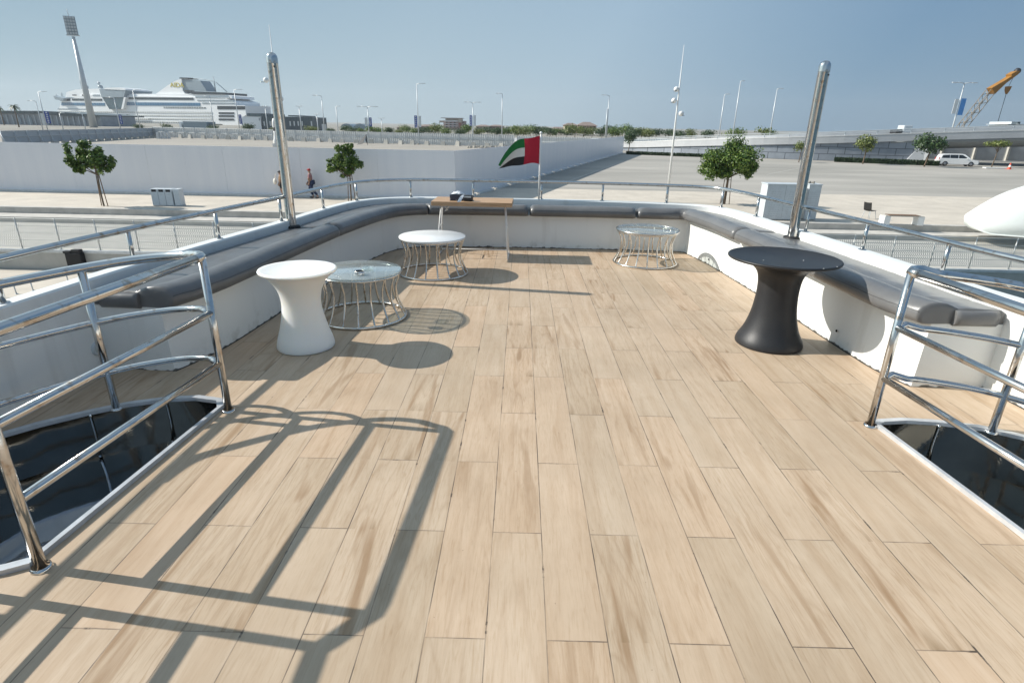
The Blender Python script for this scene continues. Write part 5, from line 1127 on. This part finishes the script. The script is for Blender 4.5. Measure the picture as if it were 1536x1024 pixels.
# grey domes behind bushes
for x0, x1, yt, l_ in ((511, 529, 185.5, 'left of the pair'), (531, 549, 185.5, 'right of the pair')):
    Y = 420; c = atY((x0+x1)/2, 196, Y); rx_ = (atY(x1, 190, Y).x-atY(x0, 190, Y).x)/2; zt = atY((x0+x1)/2, yt, Y).z; t = empty('storage_tent', (c.x, Y, Q), 0, 'rounded grey storage tent on the horizon, %s' % l_, 'tent', 'grey storage tents')
    m_ = MB(); n = 16; P = [(rx_*math.cos(math.pi*k/n), 0, (zt-Q)*math.sin(math.pi*k/n)**.8) for k in range(n+1)]; m_.extr(P, (0, 20, 0)); m_.build('cover', 'ship_grey', t)
# apartment block
Y = 520
ab = empty('apartment_block', atY(680, 195, Y), 0, 'pink and cream stepped apartment block rising behind the trees', 'building')
for (x0, y0, x1, y1, m_n, nm, off, dep) in ((665, 181, 697, 200, 'pinkwall', 'wall', 0, 18), (668, 177.8, 692, 181, 'cream', 'upper_storey', 1, 14), (687, 177.6, 693, 184, 'cream', 'tower', -.5, 8), (659, 181, 666, 184, 'cream', 'terrace', 1, 10), (688, 184, 692, 192, 'terracotta', 'red_panel', -.4, 1)):
    m_ = MB(); boxpx(m_, x0, y0, x1, y1, Y+off, dep); m_.build(nm, m_n, ab, rel=True)
m_ = MB(); boxpx(m_, 661, 176.6, 693.5, 177.9, Y-.6, 17); m_.build('roof', 'roof', ab, rel=True)
for y in (182, 185.4, 188.8):
    m_ = MB(); boxpx(m_, 666.5, y, 686.5, y+.9, Y-.9, 1.2); m_.build('balcony', 'ship_white', ab, rel=True)
    for x in (669, 675, 681, 694): m_ = MB(); boxpx(m_, x, y+1.1, x+2.2, y+2.7, Y-.15, .4); m_.build('window', 'ship_dark', ab, rel=True)
def villa(x0, x1, yw, yr, Y, m_n, lab, wins=True, dep=14):
    v = empty('villa', atY((x0+x1)/2, 198, Y), 0, lab, 'house'); m_ = MB(); X0, X1, Z0, Z1 = boxpx(m_, x0, yw, x1, 201, Y, dep); m_.build('wall', m_n, v, rel=True)
    zr = atY((x0+x1)/2, yr, Y).z; m_ = MB(); o_ = .8; c = [(X0-o_, Y-o_, Z1), (X1+o_, Y-o_, Z1), (X1+o_, Y+dep+o_, Z1), (X0-o_, Y+dep+o_, Z1)]; cx0, cx1 = X0+(X1-X0)*.3, X1-(X1-X0)*.3; m_.add(c+[(cx0, Y+dep/2, zr), (cx1, Y+dep/2, zr)], [(0, 1, 5, 4), (1, 2, 5), (2, 3, 4, 5), (3, 0, 4), (0, 3, 2, 1)]); m_.build('roof', 'roof', v, rel=True)
    if wins:
        n = max(2, int((x1-x0)/5))
        for k in range(n):
            x = x0+(x1-x0)*(k+.5)/n; m_ = MB(); boxpx(m_, x-.8, yw+1.6, x+.8, yw+3.6, Y-.1, .3); m_.build('window', 'ship_dark', v, rel=True)
    return v
villa(714, 734, 189.5, 187.2, 430, 'cream', 'cream terrace house left of the slim lamp'); villa(733, 755, 189.3, 187.3, 432, 'pinkwall', 'pinkish terrace house with pale gable beside the slim lamp'); villa(628, 647, 189.5, 187, 450, 'pinkwall', 'low pink house between the blue banner and the bright tree'); villa(595, 611, 191, 189.5, 460, 'cream', 'faint low house left of the tallest lamp')
villa(826, 848, 195, 190.5, 330, 'terracotta', 'low terracotta walled house left of the yellow green tree', False); villa(868, 894, 188.5, 183, 330, 'pinkwall', 'large villa with brown hipped roof right of the yellow green tree'); villa(893, 907, 196, 194, 320, 'ship_white', 'white outbuilding next to the large villa', False); villa(847, 866, 188, 184.5, 345, 'cream', 'cream villa with small turrets hidden behind the yellow green tree')
# ================================================================== CRANE
def crane():
    Y = 190; a = atY(1441, 193, Y); b_ = atY(1486, 137, Y); c = atY(1526, 107, Y); base = V(a.x-14, Y, Q)
    k = empty('mobile_crane', base, 0, 'lattice boom crane with orange head and hanging hook block behind the flyover', 'crane')
    d = (b_-a).normalized(); a0 = a-d*22; u = d; n1 = V(-u.z, 0, u.x); w = .95; cs_ = []
    m_ = MB(); L_ = (b_-a0).length; N_ = 22
    for sy, sn in ((-1, -1), (-1, 1), (1, -1), (1, 1)): m_.tube([a0+n1*w*sn*.9+V(0, sy, 0), b_+n1*w*sn*.9+V(0, sy, 0)], .10, 5)
    for i in range(N_):
        p0 = a0+u*L_*i/N_; p1 = a0+u*L_*(i+1)/N_; s = 1 if i % 2 else -1
        for sy in (-1, 1): m_.tube([p0+n1*w*.9*s+V(0, sy, 0), p1-n1*w*.9*s+V(0, sy, 0)], .08, 4)
        m_.tube([p0+n1*w*.9*s+V(0, -1, 0), p1+n1*w*.9*s+V(0, 1, 0)], .07, 4)
    m_.build('lattice_boom', 'rust', k, rel=True)
    m_ = MB(); e = (c-b_); n2 = V(-e.z, 0, e.x).normalized(); m_.extr([b_-n2*1.1+V(0, -1.1, 0), b_+n2*1.1+V(0, -1.1, 0), b_+e*.45+n2*.5+V(0, -1.1, 0), b_+e*.70+n2*.3+V(0, -1.1, 0), b_+e*.72+n2*.85+V(0, -1.1, 0), b_+e*.92+n2*.6+V(0, -1.1, 0), c+V(0, -1.1, 0), b_+e*.9-n2*.5+V(0, -1.1, 0), b_+e*.45-n2*.45+V(0, -1.1, 0)], (0, 2.2, 0)); m_.build('boom_head', 'orange', k, rel=True)
    m_ = MB(); m_.ball(c, .9, 8); m_.build('sheave', 'black', k, rel=True)
    h = atY(1511, 135, Y); m_ = MB(); m_.extr([h+V(-.7, -.4, .9), h+V(.8, -.4, 1.0), h+V(.5, -.4, -.3), h+V(.05, -.4, -1.2), h+V(-.5, -.4, -.2)], (0, .8, 0)); m_.build('hook_block', 'orange', k, rel=True)
    m_ = MB(); m_.tube([h, atY(1493, 196, Y)], .09, 4); m_.build('tag_line', 'black', k, rel=True); m_ = MB(); m_.tube([c-e*.06, h+V(.1, 0, .9)], .07, 4); m_.build('hoist_rope', 'black', k, rel=True)
    m_ = MB(); m_.box(V(a0.x-1, Y, Q+2.6), (7, 3.2, 3), b=.2); m_.build('cab', 'orange', k, rel=True); m_ = MB(); m_.box(V(a0.x-1, Y, Q+.6), (8.5, 4.4, 1.2), b=.3); m_.build('crawler_base', 'black', k, rel=True)
crane()
# pavilion roof at the right edge, small vehicle on the flyover
Y = 170; pv = empty('pavilion', atY(1530, 195, Y), 0, 'flat roofed grey pavilion just above the flyover at the right edge', 'building')
for x0, y0, x1, y1, mm, nm in ((1512, 186.3, 1560, 187.8, 'grey_metal', 'roof'), (1516, 187.9, 1526, 192, 'ship_white', 'wall'), (1526.2, 186.8, 1560, 192, 'dark_clad', 'side_block'), (1518, 182.5, 1521, 186.2, 'grey_metal', 'roof_vent'), (1527, 182.8, 1530, 186.2, 'dark_clad', 'roof_vent')):
    m_ = MB(); boxpx(m_, x0, y0, x1, y1, Y+(0 if nm != 'side_block' else 1), 8); m_.build(nm, mm, pv, rel=True)
m_ = MB(); boxpx(m_, 1528, 186, 1532, 225, Y+3, 1); m_.build('support', 'grey_metal', pv, rel=True)
Y = 102
for x0, y0, x1, y1, mm, l_ in ((1357.5, 188, 1368, 199, 'grey_metal', 'grey delivery truck box showing above the flyover railing'), (1345.5, 194.5, 1354, 201, 'black', 'dark car roof showing above the flyover railing')):
    tv = empty('passing_vehicle', atY((x0+x1)/2, y1, Y), 0, l_, 'vehicle'); m_ = MB(); a = atY(x0, y0, Y); b_ = atY(x1, y1, Y); m_.box(((a.x+b_.x)/2, Y+1, (a.z+b_.z)/2), (abs(b_.x-a.x), 1.8, abs(a.z-b_.z)), b=.12); m_.build('body', mm, tv, rel=True); m_ = MB(); m_.box((b_.x+.02, Y+1, (a.z+b_.z)/2+.1), (.06, 1.3, .4), b=.02); m_.build('windscreen', 'window', tv, rel=True)

# ================================================================== PEOPLE
def skin(name, pts, edges, rad, m, parent, sub=2):
    me = bpy.data.meshes.new(name); me.from_pydata(pts, edges, []); me.materials.append(MT[m]); o = bpy.data.objects.new(name, me); C.objects.link(o); o.parent = parent
    md = o.modifiers.new('skin', 'SKIN'); md.use_smooth_shade = True; me_sk = me.skin_vertices[0].data if me.skin_vertices else None
    if me_sk is None:
        bm = bmesh.new(); bm.from_mesh(me); bm.verts.layers.skin.verify(); bm.to_mesh(me); bm.free(); me_sk = me.skin_vertices[0].data
    for i, r_ in enumerate(rad): me_sk[i].radius = (r_, r_) if not hasattr(r_, '__len__') else r_; me_sk[i].use_root = i == 0
    sb = o.modifiers.new('subsurf', 'SUBSURF'); sb.levels = sub; sb.render_levels = sub; return o
def person(loc, rz, lab, H, stride, top, bottom, hat, cloth, bag=False, shorts=False):
    p = empty('person', loc, rz, lab, 'person'); k = H/1.75
    f = stride; hz = .92
    J = [(0, 0, hz), (0, 0, 1.15), (0, .01, 1.38), (0, .01, 1.47), (0, -.01, 1.56), (0, -.02, 1.66),
         (-.09, 0, .88), (-.10, -.10*f, .50), (-.10, .0+.10*f, .09), (-.10, -.12+.10*f, .035), (.09, 0, .88), (.10, .16*f-.06*f, .50), (.10, .40*f, .10), (.10, .30*f, .035),
         (-.17, .01, 1.38), (-.24, .06*f, 1.12), (-.22, -.12*f-.06, .92), (-.21, -.15*f-.10, .84), (.17, .01, 1.38), (.24, -.02-.05*f, 1.12), (.22, .10*f-.12, .93), (.21, .10*f-.17, .86)]
    E_ = [(0, 1), (1, 2), (2, 3), (3, 4), (4, 5), (0, 6), (6, 7), (7, 8), (8, 9), (0, 10), (10, 11), (11, 12), (12, 13), (2, 14), (14, 15), (15, 16), (16, 17), (2, 18), (18, 19), (19, 20), (20, 21)]
    rd = [.13, .12, .13, .055, .085, .07, .085, .06, .042, .04, .085, .06, .042, .04, .06, .043, .032, .035, .06, .043, .032, .035]
    skin('body', [tuple(c*k for c in q) for q in J], E_, [r_*k for r_ in rd], 'skin', p)
    # clothes follow the same joints, slightly larger
    sh = [J[0], J[1], J[2], (0, .01, 1.44), J[14], J[15], J[18], J[19]]; sh[5] = (-.235, .05*f, 1.16); sh[7] = (.235, -.02, 1.16)
    skin('shirt', [tuple(c*k for c in q) for q in sh], [(0, 1), (1, 2), (2, 3), (2, 4), (4, 5), (2, 6), (6, 7)], [q*k for q in (.152, .145, .15, .08, .08, .062, .08, .062)], top, p)
    if shorts: leg = [J[0], J[6], (-.10, -.08*f, .55), J[10], (.10, .10*f, .55)]; EE = [(0, 1), (1, 2), (0, 3), (3, 4)]; rr = (.148, .10, .085, .10, .085)
    else: leg = [J[0], J[6], J[7], (-.10, .08*f, .17), J[10], J[11], (.10, .35*f, .19)]; EE = [(0, 1), (1, 2), (2, 3), (0, 4), (4, 5), (5, 6)]; rr = (.15, .105, .088, .07, .105, .088, .07)
    skin('trousers', [tuple(c*k for c in q) for q in leg], EE, [q*k for q in rr], bottom, p)
    m_ = MB(); m_.ball((0, -.01*k, 1.66*k), (.088*k, .10*k, .075*k), 8); m_.ball((0, -.115*k, 1.655*k), (.06*k, .06*k, .012*k), 6); m_.build('cap', hat, p)
    m_ = MB(); m_.ball((0, -.098*k, 1.585*k), (.014*k, .02*k, .018*k), 5); m_.build('nose', 'skin', p)
    for x in (-.032, .032): m_ = MB(); m_.ball((x*k, -.09*k, 1.61*k), .010*k, 5); m_.build('eye', 'black', p)
    for q in (9, 13): m_ = MB(); j = J[q]; m_.ball((j[0]*k, (j[1]-.0)*k, .045*k), (.05*k, .135*k, .045*k), 6); m_.build('shoe', 'black', p)
    # hands : palm with five fingers
    for s, q in ((-1, 17), (1, 21)):
        j = V(*J[q])*k; m_ = MB(); m_.ball(j, (.022*k, .035*k, .045*k), 6)
        for n_ in range(4): m_.tube([j+V(0, (-.024+.016*n_)*k, -.03*k), j+V(-s*.006*k, (-.026+.016*n_)*k, (-.068-.01*(n_ in (1, 2)))*k), j+V(-s*.018*k, (-.028+.016*n_)*k, (-.088-.01*(n_ in (1, 2)))*k)], .0085*k, 5)
        m_.tube([j+V(-s*.008*k, -.03*k, .0), j+V(-s*.018*k, -.05*k, -.035*k)], .010*k, 5); m_.build('hand', 'skin', p)
    if cloth: skin('jacket', [(0, .10*k, 1.05*k), (0, .13*k, .85*k), (-.2*k, .14*k, 1.0*k), (.2*k, .14*k, 1.0*k), (-.24*k, .16*k, .78*k), (.24*k, .16*k, .8*k)], [(0, 1), (0, 2), (0, 3), (2, 4), (3, 5)], [.14*k, .12*k, .10*k, .10*k, .09*k, .09*k], cloth, p)
    return p
pp = person(at(468, 297.2, Q), R_(-80), 'person striding left in a red cap, floral top and loose navy trousers', 1.76, 1., 'floral', 'navy', 'redcap', 'navy')
pp = person(at(424, 296.2, Q), R_(-70), 'person in a black cap, tan shirt and dark shorts beside the left steel pole', 1.6, .5, 'tan', 'shorts', 'black', None, True, True)
b_ = empty('shoulder_bag', Vector(pp.location)+V(-.30, -.12, .86), R_(-60), 'white shoulder bag carried in front of the person in the tan shirt', 'bag'); m_ = MB(); m_.ball((0, 0, .10), (.17, .10, .19), 10); m_.build('pouch', 'bag', b_); m_ = MB(); m_.tube(catmull([(-.12, 0, .2), (-.06, .05, .45), (.05, .08, .48), (.13, 0, .2)], 5), .012, 6); m_.build('strap', 'bag', b_)

# ================================================================== HAZE
hz = MB(); hz.box((0, 0, 0), (2, 2, 2)); ho = hz.build('haze', 'land'); ho.scale = (2400, 2400, 60); ho.location = (0, 0, -6+60-.5); ho['kind'] = 'stuff'
HM = bpy.data.materials.new('haze'); HM.use_nodes = True; HN = HM.node_tree.nodes; HN.remove(HN['Principled BSDF']); pv_ = HN.new('ShaderNodeVolumePrincipled'); pv_.inputs['Color'].default_value = (.86, .93, 1, 1); pv_.inputs['Density'].default_value = .00016; pv_.inputs['Anisotropy'].default_value = .25
HM.node_tree.links.new(pv_.outputs[0], HN['Material Output'].inputs['Volume']); ho.data.materials.clear(); ho.data.materials.append(HM)
